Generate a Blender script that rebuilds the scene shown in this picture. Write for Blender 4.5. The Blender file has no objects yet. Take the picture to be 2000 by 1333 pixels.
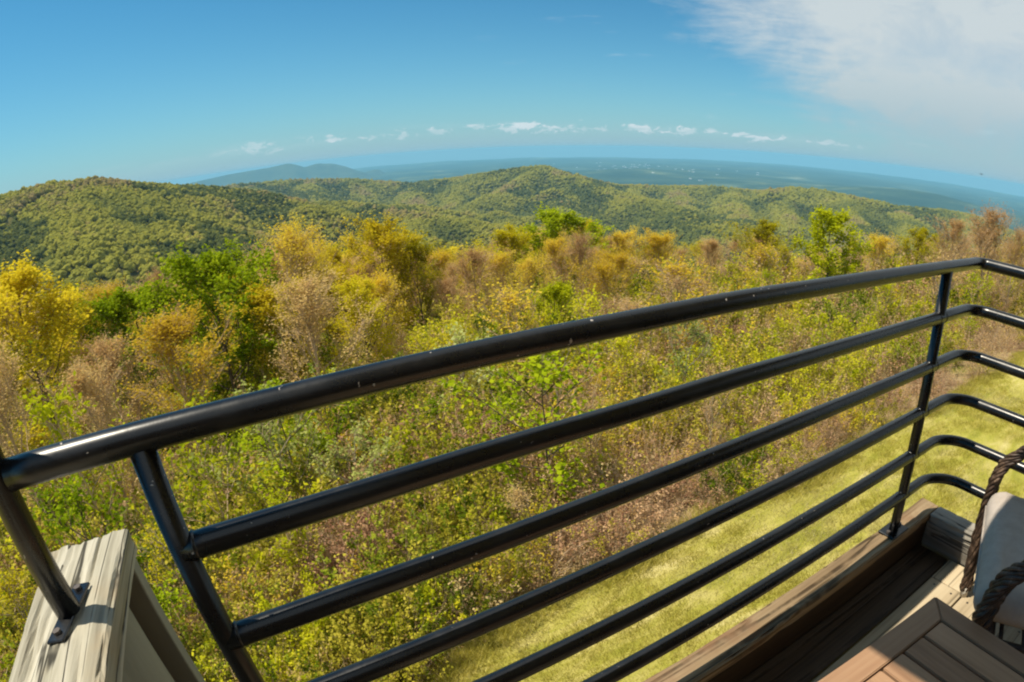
import bpy, bmesh, math, random
import numpy as np
from mathutils import Vector, Matrix
S = bpy.context.scene
C = S.collection
rnd = random.Random(7)
rng = np.random.default_rng(11)
R = math.radians

# ------------------------------------------------------------------ camera (wide lens with barrel distortion)
PSI, PITCH, ROLL = 0.8180118, 0.4166931, 0.0562771
F, KA, KB = 1.1442956, -0.0159131, -0.0103154
CX, CY = 1.3905890, 0.7727712
EYE = np.array([0.0, -0.7305853, 1.34])
DU = np.array([math.sin(PSI), math.cos(PSI), 0.0]); DN = np.array([-DU[1], DU[0], 0.0])
def cam_axis(v):
    c, s = math.cos(ROLL), math.sin(ROLL)
    X = c*v[0]-s*v[1]; Y = s*v[0]+c*v[1]; Z = v[2]
    c, s = math.cos(PITCH), math.sin(PITCH)
    w = np.array([X, Z*c+Y*s, Y*c-Z*s])
    return Vector((w@DU, w@DN, w[2]))
cd = bpy.data.cameras.new('camera'); cam = bpy.data.objects.new('camera', cd); C.objects.link(cam); S.camera = cam
rt, up, fw = cam_axis((1,0,0)), cam_axis((0,1,0)), cam_axis((0,0,1))
m = Matrix((rt, up, -fw)).transposed().to_4x4(); m.translation = Vector(EYE)
cam.matrix_world = m
cd.type = 'PANO'; cd.panorama_type = 'FISHEYE_LENS_POLYNOMIAL'
cd.sensor_fit = 'HORIZONTAL'; cd.sensor_width = 36.0
MM = 18.0                                    # millimetres for 1000 photo pixels
cd.fisheye_fov = R(300)
cd.fisheye_polynomial_k0 = 0.0
cd.fisheye_polynomial_k1 = -1/(F*MM)
cd.fisheye_polynomial_k2 = 0.0
cd.fisheye_polynomial_k3 = -KA/MM**3
cd.fisheye_polynomial_k4 = -KB/MM**4
cd.shift_x = -(CX-1.0)/2.0
cd.shift_y = (CY-0.6665)/1.333
cd.clip_start = 0.02; cd.clip_end = 120000

# ------------------------------------------------------------------ world, sun, exposure
SUN = Vector((-0.38, 0.165, 0.91)).normalized()
W = bpy.data.worlds.new('World'); S.world = W; W.use_nodes = True
def azel_of(px, py):
    x = px/1000-CX; y = -(py/1000-CY); r = math.hypot(x, y)+1e-9
    th = r/F+KA*r**3+KB*r**4
    v = cam_axis((math.sin(th)*x/r, math.sin(th)*y/r, math.cos(th)))
    return math.degrees(math.atan2(v.x, v.y)), math.degrees(math.asin(v.z))
class NT:
    def __init__(s, t): s.t = t
    def n(s, ty, **k):
        q = s.t.nodes.new(ty)
        for a, b in k.items():
            if a == 'i':
                for x, y in b.items():
                    if hasattr(y, 'is_linked'): s.t.links.new(y, q.inputs[x])
                    else: q.inputs[x].default_value = y
            else: setattr(q, a, b)
        return q
    def m(s, op, a, b=0.0, c=0.0, clamp=False):
        q = s.t.nodes.new('ShaderNodeMath'); q.operation = op; q.use_clamp = clamp
        for i, v in enumerate((a, b, c)):
            if hasattr(v, 'is_linked'): s.t.links.new(v, q.inputs[i])
            else: q.inputs[i].default_value = v
        return q.outputs[0]
    def ss(s, v, a, b):
        q = s.n('ShaderNodeMapRange', interpolation_type='SMOOTHSTEP', i={0: v, 1: a, 2: b})
        return q.outputs[0]
    def mix(s, f, a, b, mode='MIX'):
        q = s.t.nodes.new('ShaderNodeMix'); q.data_type = 'RGBA'; q.blend_type = mode
        for i, v in ((0, f), (6, a), (7, b)):
            if hasattr(v, 'is_linked'): s.t.links.new(v, q.inputs[i])
            else: q.inputs[i].default_value = v if i == 0 else (*v[:3], 1)
        return q.outputs[2]
    def ramp(s, f, stops):
        q = s.t.nodes.new('ShaderNodeValToRGB'); e = q.color_ramp.elements
        while len(e) < len(stops): e.new(0.5)
        for el, (p, c) in zip(e, stops):
            el.position = p; el.color = (*c[:3], 1)
        s.t.links.new(f, q.inputs[0]); return q.outputs[0]
    def noise(s, vec, scale, detail=4, rough=0.55, dist=0.0, out=0):
        q = s.n('ShaderNodeTexNoise', i={'Scale': scale, 'Detail': detail, 'Roughness': rough, 'Distortion': dist})
        if vec is not None: s.t.links.new(vec, q.inputs['Vector'])
        return q.outputs[out]
    def scale(s, vec, sc, rot=(0,0,0)):
        q = s.n('ShaderNodeMapping', i={'Scale': sc, 'Rotation': rot}); s.t.links.new(vec, q.inputs[0]); return q.outputs[0]
wt = W.node_tree; wt.nodes.clear(); g = NT(wt)
tc = g.n('ShaderNodeTexCoord').outputs['Generated']
sx = g.n('ShaderNodeSeparateXYZ'); wt.links.new(tc, sx.inputs[0])
zc = g.m('MAXIMUM', sx.outputs[2], 0.012)
cv = g.n('ShaderNodeCombineXYZ', i={0: sx.outputs[0], 1: sx.outputs[1], 2: zc})
sky = g.n('ShaderNodeTexSky', sky_type='NISHITA', sun_disc=False, sun_elevation=math.asin(SUN.z),
          sun_rotation=math.atan2(SUN.x, SUN.y), altitude=900, air_density=1.0, dust_density=0.5, ozone_density=2.0)
wt.links.new(cv.outputs[0], sky.inputs[0])
SKYK = 0.10
skyc = g.mix(1.0, sky.outputs[0], (0.22, 0.73, 0.85), 'MULTIPLY')
el = g.m('MULTIPLY', g.m('ARCSINE', sx.outputs[2]), 57.2958)
az = g.m('MULTIPLY', g.m('ARCTAN2', sx.outputs[0], sx.outputs[1]), 57.2958)
# pale milky band above the horizon
hz = g.m('POWER', 2.718, g.m('MULTIPLY', g.m('MAXIMUM', el, 0.0), -0.17))
skyc = g.mix(g.m('MULTIPLY', hz, 0.88), skyc, (3.0, 4.15, 4.6))
lowb = g.m('POWER', 2.718, g.m('MULTIPLY', g.m('MAXIMUM', el, 0.0), -0.95))
skyc0 = skyc
# large bright cloud bank to the right, wisps at its edge
uv = g.n('ShaderNodeCombineXYZ', i={0: az, 1: g.m('MULTIPLY', el, 1.4), 2: 0.0}).outputs[0]
n1 = g.noise(g.scale(uv, (1,1,1)), 0.16, 7, 0.6, 0.4)
n2 = g.noise(g.scale(uv, (0.35,1.6,1), (0,0,0.5)), 0.35, 6, 0.6, 0.3)
edge = g.m('SUBTRACT', 57.0, g.m('MULTIPLY', 1.10, g.m('MINIMUM', el, 40.0)))
q = g.m('ADD', g.m('SUBTRACT', az, edge), 3.0)
q = g.m('ADD', q, g.m('MULTIPLY', g.m('SUBTRACT', n1, 0.5), 13.0))
q = g.m('ADD', q, g.m('MULTIPLY', g.m('SUBTRACT', n2, 0.5), 16.0))
c1 = g.ss(q, -4.0, 12.0)
c1 = g.m('MAXIMUM', c1, g.m('MULTIPLY', g.ss(az, -110.0, -150.0), .9))  # unseen cloud behind the view, added for whiter fill light
c1 = g.m('MULTIPLY', c1, g.m('ADD', 0.75, g.m('MULTIPLY', 0.25, g.ss(el, 0.5, 7.0))))
c1 = g.m('MULTIPLY', c1, g.m('ADD', 0.74, g.m('MULTIPLY', 0.4, g.ss(n1, 0.25, 0.75))))
skyc = g.mix(c1, skyc, g.mix(g.ss(el, 2.0, 12.0), (3.1, 4.15, 4.6), (4.5, 5.1, 5.35)))
wsp = g.m('MULTIPLY', g.ss(n2, 0.60, 0.80), g.m('MULTIPLY', g.ss(q, -30.0, -4.0), 0.35))
skyc = g.mix(wsp, skyc, (4.8, 5.8, 6.2))
# row of small cumulus low over the plain
uv2 = g.n('ShaderNodeCombineXYZ', i={0: az, 1: g.m('MULTIPLY', el, 2.0), 2: 3.0}).outputs[0]
n3 = g.noise(uv2, 0.52, 8, 0.66, 0.35)
n4 = g.noise(g.scale(uv2, (.28,.9,1)), 0.5, 4, 0.6, 0.2)
cen = g.m('ADD', g.m('SUBTRACT', 1.85, g.m('MULTIPLY', g.m('POWER', g.m('MULTIPLY', g.m('SUBTRACT', az, 20.0), 0.03), 2.0), 0.55)), g.m('MULTIPLY', g.m('SUBTRACT', n4, .5), 1.1))
band = g.m('SUBTRACT', 1.0, g.m('DIVIDE', g.m('ABSOLUTE', g.m('SUBTRACT', el, cen)), 0.80), clamp=True)
dens = g.m('MULTIPLY', g.ss(az, -8.0, 8.0), g.m('ADD', .45, g.m('MULTIPLY', g.ss(n4, .38, .6), .65)))
cu = g.m('MULTIPLY', g.ss(g.m('ADD', n3, g.m('MULTIPLY', band, 0.18)), 0.61, 0.71), g.ss(band, 0.0, 0.6))
cu = g.m('MULTIPLY', cu, g.m('MAXIMUM', dens, g.m('MULTIPLY', g.ss(n4, .56, .66), .6)))
cu = g.m('MAXIMUM', cu, g.m('MULTIPLY', g.m('MULTIPLY', g.ss(band, 0.0, 1.0), g.ss(n4, .4, .65)), .14))
cu = g.m('MULTIPLY', cu, g.ss(az, 60.0, 46.0))
skyc = g.mix(cu, skyc, (5.2, 6.0, 6.3))
skyc = g.mix(g.m('MULTIPLY', lowb, 0.85), skyc, (2.35, 3.8, 4.6))
bg = g.n('ShaderNodeBackground', i={0: skyc, 1: SKYK})
wo = g.n('ShaderNodeOutputWorld'); wt.links.new(bg.outputs[0], wo.inputs[0])
sl = bpy.data.lights.new('sun', 'SUN'); so = bpy.data.objects.new('sun', sl); C.objects.link(so)
sl.energy = 4.8; sl.angle = R(0.55); sl.color = (1.0, 0.91, 0.74)
so.rotation_euler = SUN.to_track_quat('Z', 'Y').to_euler(); so.location = (0, 0, 40)
vs = S.view_settings
S.display_settings.display_device = 'sRGB'
vs.view_transform = 'Standard'; vs.look = 'None'; vs.gamma = 1.0; vs.use_curve_mapping = False
vs.exposure = 0.40
S.cycles.use_denoising = True
S.cycles.filter_width = 2.1
S.cycles.max_bounces = 6; S.cycles.diffuse_bounces = 3; S.cycles.glossy_bounces = 3
S.cycles.transmission_bounces = 4; S.cycles.volume_bounces = 0; S.cycles.transparent_max_bounces = 6
S.cycles.sample_clamp_indirect = 6.0

# ------------------------------------------------------------------ helpers
def link(o, parent=None):
    C.objects.link(o)
    if parent is not None: o.parent = parent
    return o
def tag(o, label=None, cat=None, group=None, kind=None):
    if label: o['label'] = label
    if cat: o['category'] = cat
    if group: o['group'] = group
    if kind: o['kind'] = kind
    return o
def empty(name, loc=(0,0,0), rz=0.0):
    o = bpy.data.objects.new(name, None); o.location = loc; o.rotation_euler = (0,0,rz); o.empty_display_size = .1
    return link(o)
def npmesh(name, V, Fc, mat, smooth=False):
    """V (n,3); Fc (m,k) int array."""
    me = bpy.data.meshes.new(name)
    V = np.asarray(V, np.float32); Fc = np.asarray(Fc, np.int32); k = Fc.shape[1]
    me.vertices.add(len(V)); me.vertices.foreach_set('co', V.ravel())
    me.loops.add(Fc.size); me.loops.foreach_set('vertex_index', Fc.ravel())
    me.polygons.add(len(Fc)); me.polygons.foreach_set('loop_start', np.arange(0, Fc.size, k, dtype=np.int32))
    me.polygons.foreach_set('use_smooth', np.full(len(Fc), smooth))
    me.update(calc_edges=True); me.materials.append(mat); me.validate()
    return me
def mobj(name, me, parent=None): return link(bpy.data.objects.new(name, me), parent)
def bmobj(name, bm, mat, parent=None, smooth=False):
    me = bpy.data.meshes.new(name); bm.to_mesh(me); bm.free(); me.materials.append(mat)
    if smooth:
        for p in me.polygons: p.use_smooth = True
    return mobj(name, me, parent)
def box(lo, hi, bev=0.004, seg=1):
    bm = bmesh.new(); bmesh.ops.create_cube(bm, size=1)
    for v in bm.verts:
        v.co = Vector([(lo[i]+hi[i])/2+v.co[i]*(hi[i]-lo[i]) for i in range(3)])
    if bev: bmesh.ops.bevel(bm, geom=bm.edges[:], offset=bev, segments=seg, profile=.5, affect='EDGES')
    return bm
def tube(P, rad, n=16, cap=True):
    """tube arrays along points P with radius per point"""
    P = np.asarray(P, float); rad = np.broadcast_to(rad, (len(P),)).astype(float)
    T = np.gradient(P, axis=0); T /= np.linalg.norm(T, axis=1)[:, None]
    a = np.array([0,0,1.]) if abs(T[0][2]) < .9 else np.array([1.,0,0])
    N = np.cross(T[0], a); N /= np.linalg.norm(N); Ns = [N]
    for i in range(1, len(P)):
        N = N-T[i]*(N@T[i]); N /= np.linalg.norm(N); Ns.append(N)
    Ns = np.array(Ns); B = np.cross(T, Ns)
    t = np.linspace(0, 2*np.pi, n, endpoint=False)
    V = P[:, None]+rad[:, None, None]*(np.cos(t)[None, :, None]*Ns[:, None]+np.sin(t)[None, :, None]*B[:, None])
    V = V.reshape(-1, 3); Fc = []
    for i in range(len(P)-1):
        for j in range(n):
            Fc.append((i*n+j, i*n+(j+1) % n, (i+1)*n+(j+1) % n, (i+1)*n+j))
    if cap:
        V = np.vstack([V, P[0], P[-1]]); c0 = len(V)-2; e = (len(P)-1)*n
        for j in range(n):
            Fc.append((c0, (j+1) % n, j, j)); Fc.append((c0+1, e+j, e+(j+1) % n, e+(j+1) % n))
    return V, Fc
def tubes_bm(items):
    bm = bmesh.new()
    for P, r, n in items:
        V, Fc = tube(P, r, n); vs_ = [bm.verts.new(v) for v in V]
        for f in Fc:
            u_ = list(dict.fromkeys(f))
            try: bm.faces.new([vs_[i] for i in u_])
            except ValueError: pass
    return bm
def vnoise(x, y, z=0.0, seed=0):
    x, y, z = np.broadcast_arrays(np.asarray(x, float), np.asarray(y, float), np.asarray(z, float))
    xi, yi, zi = np.floor(x).astype(np.int64), np.floor(y).astype(np.int64), np.floor(z).astype(np.int64)
    fx, fy, fz = x-xi, y-yi, z-zi
    fx, fy, fz = [t*t*(3-2*t) for t in (fx, fy, fz)]
    def h(a, b, c):
        n = (a*374761393+b*668265263+c*2147483647+seed*144665) & 0xffffffff
        n = ((n ^ (n >> 13))*1274126177) & 0xffffffff
        n = ((n ^ (n >> 16))*2246822519) & 0xffffffff
        return ((n ^ (n >> 15)) & 0xffffff)/float(0xffffff)
    r = 0
    for dx in (0, 1):
        for dy in (0, 1):
            for dz in (0, 1):
                r = r+h(xi+dx, yi+dy, zi+dz)*(fx if dx else 1-fx)*(fy if dy else 1-fy)*(fz if dz else 1-fz)
    return r*2-1
def fbm(x, y, z=0.0, o=4, seed=0):
    r = 0; a = 1; 
    for i in range(o):
        r = r+a*vnoise(np.asarray(x)*2**i, np.asarray(y)*2**i, np.asarray(z)*2**i, seed+i); a *= .5
    return r

# ------------------------------------------------------------------ materials
def mat(name):
    m_ = bpy.data.materials.new(name); m_.use_nodes = True; t = m_.node_tree; t.nodes.clear()
    g_ = NT(t); o = t.nodes.new('ShaderNodeOutputMaterial'); return m_, g_, o
def pbsdf(g_, o, col, rough=.7, spec=.3, bump=None, bs=.3, bd=.01, **k):
    p = g_.n('ShaderNodeBsdfPrincipled')
    for nm, v in (('Base Color', col), ('Roughness', rough), ('Specular IOR Level', spec)):
        if hasattr(v, 'is_linked'): g_.t.links.new(v, p.inputs[nm])
        else: p.inputs[nm].default_value = (*v, 1) if nm == 'Base Color' else v
    for a, b in k.items(): p.inputs[a.replace('_', ' ')].default_value = b
    if bump is not None:
        b = g_.n('ShaderNodeBump', i={'Strength': bs, 'Distance': bd}); g_.t.links.new(bump, b.inputs['Height'])
        g_.t.links.new(b.outputs[0], p.inputs['Normal'])
    g_.t.links.new(p.outputs[0], o.inputs[0]); return p
def wood(name, dark, mid, light, axis=0, grain=1.0, rough=.8, crack=0.5, bs=.5, stain=None):
    m_, g_, o = mat(name)
    tc_ = g_.n('ShaderNodeTexCoord').outputs['Object']
    oi = g_.n('ShaderNodeObjectInfo').outputs['Random']
    off = g_.n('ShaderNodeVectorMath', operation='ADD'); g_.t.links.new(tc_, off.inputs[0])
    cx = g_.n('ShaderNodeCombineXYZ', i={0: g_.m('MULTIPLY', oi, 37.0), 1: g_.m('MULTIPLY', oi, 91.0), 2: 0.0})
    g_.t.links.new(cx.outputs[0], off.inputs[1]); v = off.outputs[0]
    st = [1.0, 1.0, 1.0]; st = [26.0*grain]*3; st[axis] = 1.0*grain
    v2 = g_.scale(v, st)
    a = g_.noise(v2, 1.0, 7, .62, .15); b = g_.noise(g_.scale(v, [x*3.2 for x in st]), 1.0, 4, .7, .2)
    f = g_.m('ADD', g_.m('MULTIPLY', a, .65), g_.m('MULTIPLY', b, .35))
    col = g_.ramp(f, [(.30, dark), (.47, mid), (.68, light)])
    lg = g_.noise(v, 5.0, 3, .6)
    col = g_.mix(g_.m('MULTIPLY', g_.ss(lg, .45, .75), .4), col, mid)
    cn = g_.m('ABSOLUTE', g_.m('SUBTRACT', g_.noise(g_.scale(v, [x*(.9 if x > 5 else .6) for x in st]), 1.0, 2, .5, .08), .5))
    ck = g_.m('MULTIPLY', g_.ss(cn, .026, .006), g_.ss(g_.noise(v, 7.0, 3, .6), .36, .52))
    col = g_.mix(g_.m('MULTIPLY', ck, crack), col, [x*.12 for x in dark])
    if stain: col = g_.mix(g_.ss(g_.noise(v, 3.0, 4, .6), .5, .7), col, stain)
    tone = g_.m('ADD', .85, g_.m('MULTIPLY', oi, .3))
    tv = g_.n('ShaderNodeCombineXYZ', i={0: tone, 1: tone, 2: tone})
    col = g_.mix(1.0, col, tv.outputs[0], 'MULTIPLY')
    h = g_.m('SUBTRACT', f, g_.m('MULTIPLY', ck, .9))
    pbsdf(g_, o, col, rough, .2, h, bs, .004)
    return m_
M_cap = wood('weathered_grey_wood', (.17,.15,.11), (.38,.35,.27), (.60,.56,.46), 1, 1.5, .85, .9, .7, (.42,.31,.18))
M_kerb = wood('kerb_wood', (.08,.05,.028), (.23,.16,.09), (.38,.29,.18), 0, .7, .85, .7, .6, (.20,.11,.06))
M_kerb2 = wood('kerb_wood_across', (.09,.08,.07), (.22,.20,.17), (.36,.33,.28), 1, .7, .85, .7, .6)
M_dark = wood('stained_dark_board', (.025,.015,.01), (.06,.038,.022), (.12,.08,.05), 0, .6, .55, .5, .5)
M_deck = wood('deck_board_wood', (.20,.15,.09), (.40,.32,.21), (.55,.46,.32), 0, .6, .8, .5, .4)
M_table = wood('teak_table_wood', (.22,.12,.07), (.33,.195,.115), (.42,.27,.165), 1, .7, .42, .12, .15)
M_tablex = wood('teak_table_wood_along', (.22,.12,.07), (.33,.195,.115), (.42,.27,.165), 0, .7, .42, .12, .15)
M_panel, g_, o = mat('painted_panel')
v_ = g_.n('ShaderNodeTexCoord').outputs['Object']
pbsdf(g_, o, g_.ramp(g_.noise(g_.scale(v_, (4,4,.8)), 3, 5), [(.3, (.20,.19,.155)), (.7, (.30,.29,.24))]), .8, .2, g_.noise(v_, 120, 3), .2, .002)
M_iron, g_, o = mat('glossy_black_paint')
v_ = g_.n('ShaderNodeTexCoord').outputs['Object']
chip = g_.ss(g_.noise(v_, 95, 2, .5), .74, .77)
dust = g_.ss(g_.noise(v_, 9, 6, .65), .45, .75)
drip = g_.noise(v_, 26, 3, .55)
ic = g_.mix(g_.m('MULTIPLY', dust, .35), (.004,.0045,.006), (.022,.022,.024))
ic = g_.mix(g_.m('MULTIPLY', g_.ss(g_.noise(g_.scale(v_, (1,1,1)), 16, 7, .75), .60, .78), .5), ic, (.05,.048,.045))
ic = g_.mix(chip, ic, (.42,.38,.34))
pbsdf(g_, o, ic, g_.m('ADD', .27, g_.m('MULTIPLY', dust, .16)), .55, g_.m('ADD', drip, g_.m('MULTIPLY', g_.noise(v_, 150, 2), .12)), .10, .003)
M_bolt, g_, o = mat('galvanised_bolt')
pbsdf(g_, o, (.12,.10,.09), .55, .4, None, Metallic=.5)
M_cush, g_, o = mat('grey_canvas')
v_ = g_.n('ShaderNodeTexCoord').outputs['Object']
wv = g_.m('MULTIPLY', g_.m('SINE', g_.m('MULTIPLY', g_.n('ShaderNodeSeparateXYZ', i={0: v_}).outputs[0], 2400)), g_.m('SINE', g_.m('MULTIPLY', g_.n('ShaderNodeSeparateXYZ', i={0: v_}).outputs[1], 2400)))
pbsdf(g_, o, g_.ramp(g_.noise(v_, 30, 5, .6), [(.3, (.40,.345,.30)), (.7, (.48,.42,.37))]), .95, .1, g_.m('ADD', wv, g_.noise(v_, 14, 4)), .25, .004)
M_wick, g_, o = mat('dark_woven_wicker')
v_ = g_.n('ShaderNodeTexCoord').outputs['Object']
pbsdf(g_, o, g_.ramp(g_.noise(v_, 45, 4, .7), [(.32, (.018,.011,.008)), (.55, (.075,.045,.03)), (.75, (.26,.17,.11))]), .5, .4, g_.noise(v_, 160, 2), .3, .002)
M_beige, g_, o = mat('matte_beige'); pbsdf(g_, o, (.55,.52,.46), .8, .2)
M_wallm, g_, o = mat('brown_siding'); pbsdf(g_, o, (.14,.10,.07), .8, .2)

def leafmat(name, c0, c1, c2, trans=.35, nscale=.9, rough=.6):
    m_, g_, o = mat(name)
    v = g_.n('ShaderNodeTexCoord').outputs['Object']; oi = g_.n('ShaderNodeObjectInfo').outputs['Random']
    a = g_.noise(v, nscale, 3, .6); b = g_.n('ShaderNodeTexWhiteNoise', noise_dimensions='3D')
    sn = g_.n('ShaderNodeVectorMath', operation='SNAP'); g_.t.links.new(v, sn.inputs[0]); sn.inputs[1].default_value = (.12,.12,.12)
    g_.t.links.new(sn.outputs[0], b.inputs[0])
    f = g_.m('ADD', g_.m('MULTIPLY', a, .9), g_.m('ADD', g_.m('MULTIPLY', b.outputs[0], .35), g_.m('MULTIPLY', g_.m('SUBTRACT', oi, .5), .60)))
    col = g_.ramp(f, [(.32, c0), (.62, c1), (.92, c2)])
    d = g_.n('ShaderNodeBsdfDiffuse'); g_.t.links.new(col, d.inputs[0])
    tr = g_.n('ShaderNodeBsdfTranslucent'); g_.t.links.new(col, tr.inputs[0])
    mx = g_.n('ShaderNodeMixShader', i={0: trans}); g_.t.links.new(d.outputs[0], mx.inputs[1]); g_.t.links.new(tr.outputs[0], mx.inputs[2])
    g_.t.links.new(mx.outputs[0], o.inputs[0]); return m_
L_yellow = leafmat('catkin_yellow_leaves', (.40,.31,.012), (.60,.47,.02), (.76,.62,.035), .5)
L_orange = leafmat('amber_young_leaves', (.50,.34,.025), (.66,.48,.035), (.78,.60,.06), .5)
L_green = leafmat('fresh_green_leaves', (.11,.17,.006), (.24,.32,.008), (.40,.46,.015), .4)
L_lime = leafmat('lime_green_leaves', (.32,.36,.01), (.50,.52,.012), (.66,.62,.03), .5)
L_olive = leafmat('yellow_green_leaves', (.30,.27,.010), (.50,.44,.012), (.68,.58,.025), .55)
L_sprout = leafmat('slope_sprout_leaves', (.30,.33,.010), (.52,.51,.016), (.68,.63,.035), .45, .6)
L_moss = leafmat('slope_olive_leaves', (.18,.17,.016), (.36,.32,.03), (.54,.46,.06), .4, .6)
L_shrub = leafmat('slope_green_leaves', (.08,.12,.008), (.20,.25,.015), (.38,.41,.04), .4, .6)
L_pale = leafmat('pale_unfolding_leaves', (.40,.44,.10), (.58,.60,.22), (.72,.74,.40), .4)
L_bud = leafmat('pinkish_brown_buds', (.44,.26,.11), (.60,.39,.16), (.70,.52,.20), .5)
L_grey = leafmat('grey_green_leaves', (.16,.19,.05), (.28,.32,.08), (.42,.44,.12), .4)
L_straw = leafmat('dry_straw', (.32,.21,.10), (.46,.32,.16), (.58,.44,.20), .3)
L_dead = leafmat('dead_brown_leaves', (.24,.12,.07), (.42,.24,.135), (.56,.37,.20), .2)
def barkmat(name, a, b):
    m_, g_, o = mat(name); v = g_.n('ShaderNodeTexCoord').outputs['Object']
    pbsdf(g_, o, g_.ramp(g_.noise(g_.scale(v, (6,6,1.5)), 3, 4), [(.3, a), (.7, b)]), .9, .1); return m_
B_dark = barkmat('dark_bark', (.07,.055,.04), (.17,.13,.09))
B_pale = barkmat('pale_bark', (.26,.21,.15), (.42,.35,.26))
B_twig = barkmat('brown_twigs', (.42,.29,.17), (.58,.43,.27))

# ------------------------------------------------------------------ terrain
LAWN_Z = -4.5
def near_z(x, y):
    t = np.maximum(y-5.1, 0)
    z = LAWN_Z-t*.215-.40*np.maximum(y-52, 0)
    z = z-np.maximum(-y-30, 0)*.3
    b = np.clip(t/4, 0, 1)
    return z+b*(.35*fbm(x*.18, y*.18, seed=3)+.12*fbm(x*.8, y*.8, seed=5))
RID = {
 'a': [(-45,900,0),(-30,1000,.3),(-20.9,1000,1.55),(-17,1000,1.85),(-14.5,1010,1.65),(-13,1020,1.35),(-10.6,1080,.65),(-7.7,1200,-.31),(-2.2,1500,-1.9)],
 'a2': [(-13,1020,1.12),(-9,850,-1.9),(-5,700,-5.5),(-3,600,-8.5)],
 'b': [(-3.6,1700,-2.34),(2.2,1600,-3.2),(7.7,1450,-3.8),(13.3,1300,-5.17),(16.6,1250,-5.93),(21.9,1150,-7.05),(26,1100,-8.5)],
 'c': [(-8,3000,-1.2),(-2.1,2900,-1.04),(2.4,2900,-1.3),(7.9,2900,-1.75),(13.4,2800,-2.74),(18.2,2700,-2.46),(21.1,2600,-2.14),(23.5,2550,-1.85),(25.9,2500,-1.72),(28.8,2500,-2.6),(32.7,2600,-3.59),(37.6,2700,-3.65),(41,2600,-3.47),(46.4,2500,-3.64),(51.7,2300,-2.98),(56.2,2200,-3.34),(60.1,2200,-3.71),(64.5,2400,-3.4),(67,2500,-3.49),(72,2600,-4.5),(80,2600,-5.2)],
 's1': [(25.9,2500,-1.72),(32.2,2100,-4.08),(37.6,1750,-5.23),(42.6,1450,-6.76),(45,1300,-8)],
 's2': [(25.9,2500,-1.72),(22,2150,-3.86),(18,1850,-5.56),(16,1650,-7)],
 's3': [(51.7,2300,-2.98),(57,1950,-4.9),(63,1650,-6.7)],
 's4': [(7.9,2900,-1.75),(9.5,2500,-3.9),(11.5,2200,-5.6)],
}
_c = dict((k, RID[k]) for k in ('a', 'b', 'c'))
def _cr(k, az):
    L = _c[k]; A = [p[0] for p in L]; return float(np.interp(az, A, [p[1] for p in L])), float(np.interp(az, A, [p[2] for p in L]))
for k_, az_, da_, fr_, de_ in (('a',-24,-1,.62,4.5),('a',-17,1.5,.62,5.0),('a',-12.5,2.5,.66,4.8),('a',-8,2.5,.7,4.0),('b',1,-1.5,.75,3.5),('b',8,-2,.78,3.0),('b',14,-1.5,.8,2.5),
        ('c',-1,1,.72,2.2),('c',4,1,.75,2.0),('c',13.5,1,.74,2.6),('c',18.5,-1,.76,2.6),('c',29,-1.5,.72,3.2),('c',34,2,.70,3.0),('c',38.5,2,.66,3.4),('c',44,1,.64,3.4),('c',48,2,.68,3.4),('c',55,1,.66,3.6),('c',60,2,.7,3.2),('c',66,1,.7,3.0)):
    d_, e_ = _cr(k_, az_); RID['spur_%s%g' % (k_, az_)] = [(az_, d_, e_-.1), (az_+da_*.5, d_*(1+fr_)/2, e_-de_*.42), (az_+da_, d_*fr_, e_-de_)]
def pol(a, d, e=0.0):
    a = R(a); return (d*math.sin(a), d*math.cos(a)+EYE[1], EYE[2]+d*math.tan(R(e)))
def hills_z(x, y):
    x = np.asarray(x, float); y = np.asarray(y, float)
    d = np.hypot(x, y)
    H = np.full(x.shape, -600.0); Q = np.full(x.shape, 1e4)
    wob = 1+.45*fbm(x/300, y/300, seed=21, o=3)
    for k, L in RID.items():
        P = [pol(*p) for p in L]
        sl_ = .52 if k.startswith('spur') or k.startswith('s') else .44
        for (x0,y0,z0), (x1,y1,z1) in zip(P[:-1], P[1:]):
            z0 -= 9; z1 -= 9
            dx, dy = x1-x0, y1-y0; t = np.clip(((x-x0)*dx+(y-y0)*dy)/(dx*dx+dy*dy), 0, 1)
            q_ = np.hypot(x-x0-t*dx, y-y0-t*dy)
            q2 = np.sqrt(q_*q_+30*30)-30
            hh = z0+t*(z1-z0)-sl_*q2*wob; Q = np.where(hh > H, q_, Q); H = np.maximum(H, hh)
    H = H+(14*fbm(x/170, y/170, seed=31, o=3))*np.clip(Q/160, .08, 1)*np.clip((d-300)/300, 0, 1)
    far = np.clip((d-3200)/2500, 0, 1)
    H = H*(1-far)+far*(-450+22*fbm(x/1500, y/1500, seed=41, o=4))
    for (a_, dd, hh, ww) in ((33.5,9500,70,900),(36,10500,60,900),(58,8200,70,1100),(61,8600,60,900),(66,8000,60,1200),(28,19000,50,2500)):
        px_, py_, _ = pol(a_, dd); H = H+far*hh*np.exp(-((x-px_)**2+(y-py_)**2)/ww**2)
    n_ = near_z(x, y)
    return np.where(d < 260, n_, np.maximum(H, np.where(d < 900, n_, -1e4)))
def polar_sheet(name, az0, az1, na, radii, fz, mt, cx=0.0, cy=None):
    cy = EYE[1] if cy is None else cy
    A = np.radians(np.linspace(az0, az1, na)); RR = np.asarray(radii)
    X = cx+RR[:, None]*np.sin(A)[None]; Y = cy+RR[:, None]*np.cos(A)[None]
    Z = fz(X, Y); V = np.stack([X, Y, Z], -1).reshape(-1, 3)
    i, j = np.meshgrid(np.arange(len(RR)-1), np.arange(na-1), indexing='ij')
    a = (i*na+j).ravel(); Fc = np.stack([a, a+1, a+na+1, a+na], 1)[:, ::-1]
    return mobj(name, npmesh(name, V, Fc, mt, True))
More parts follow.
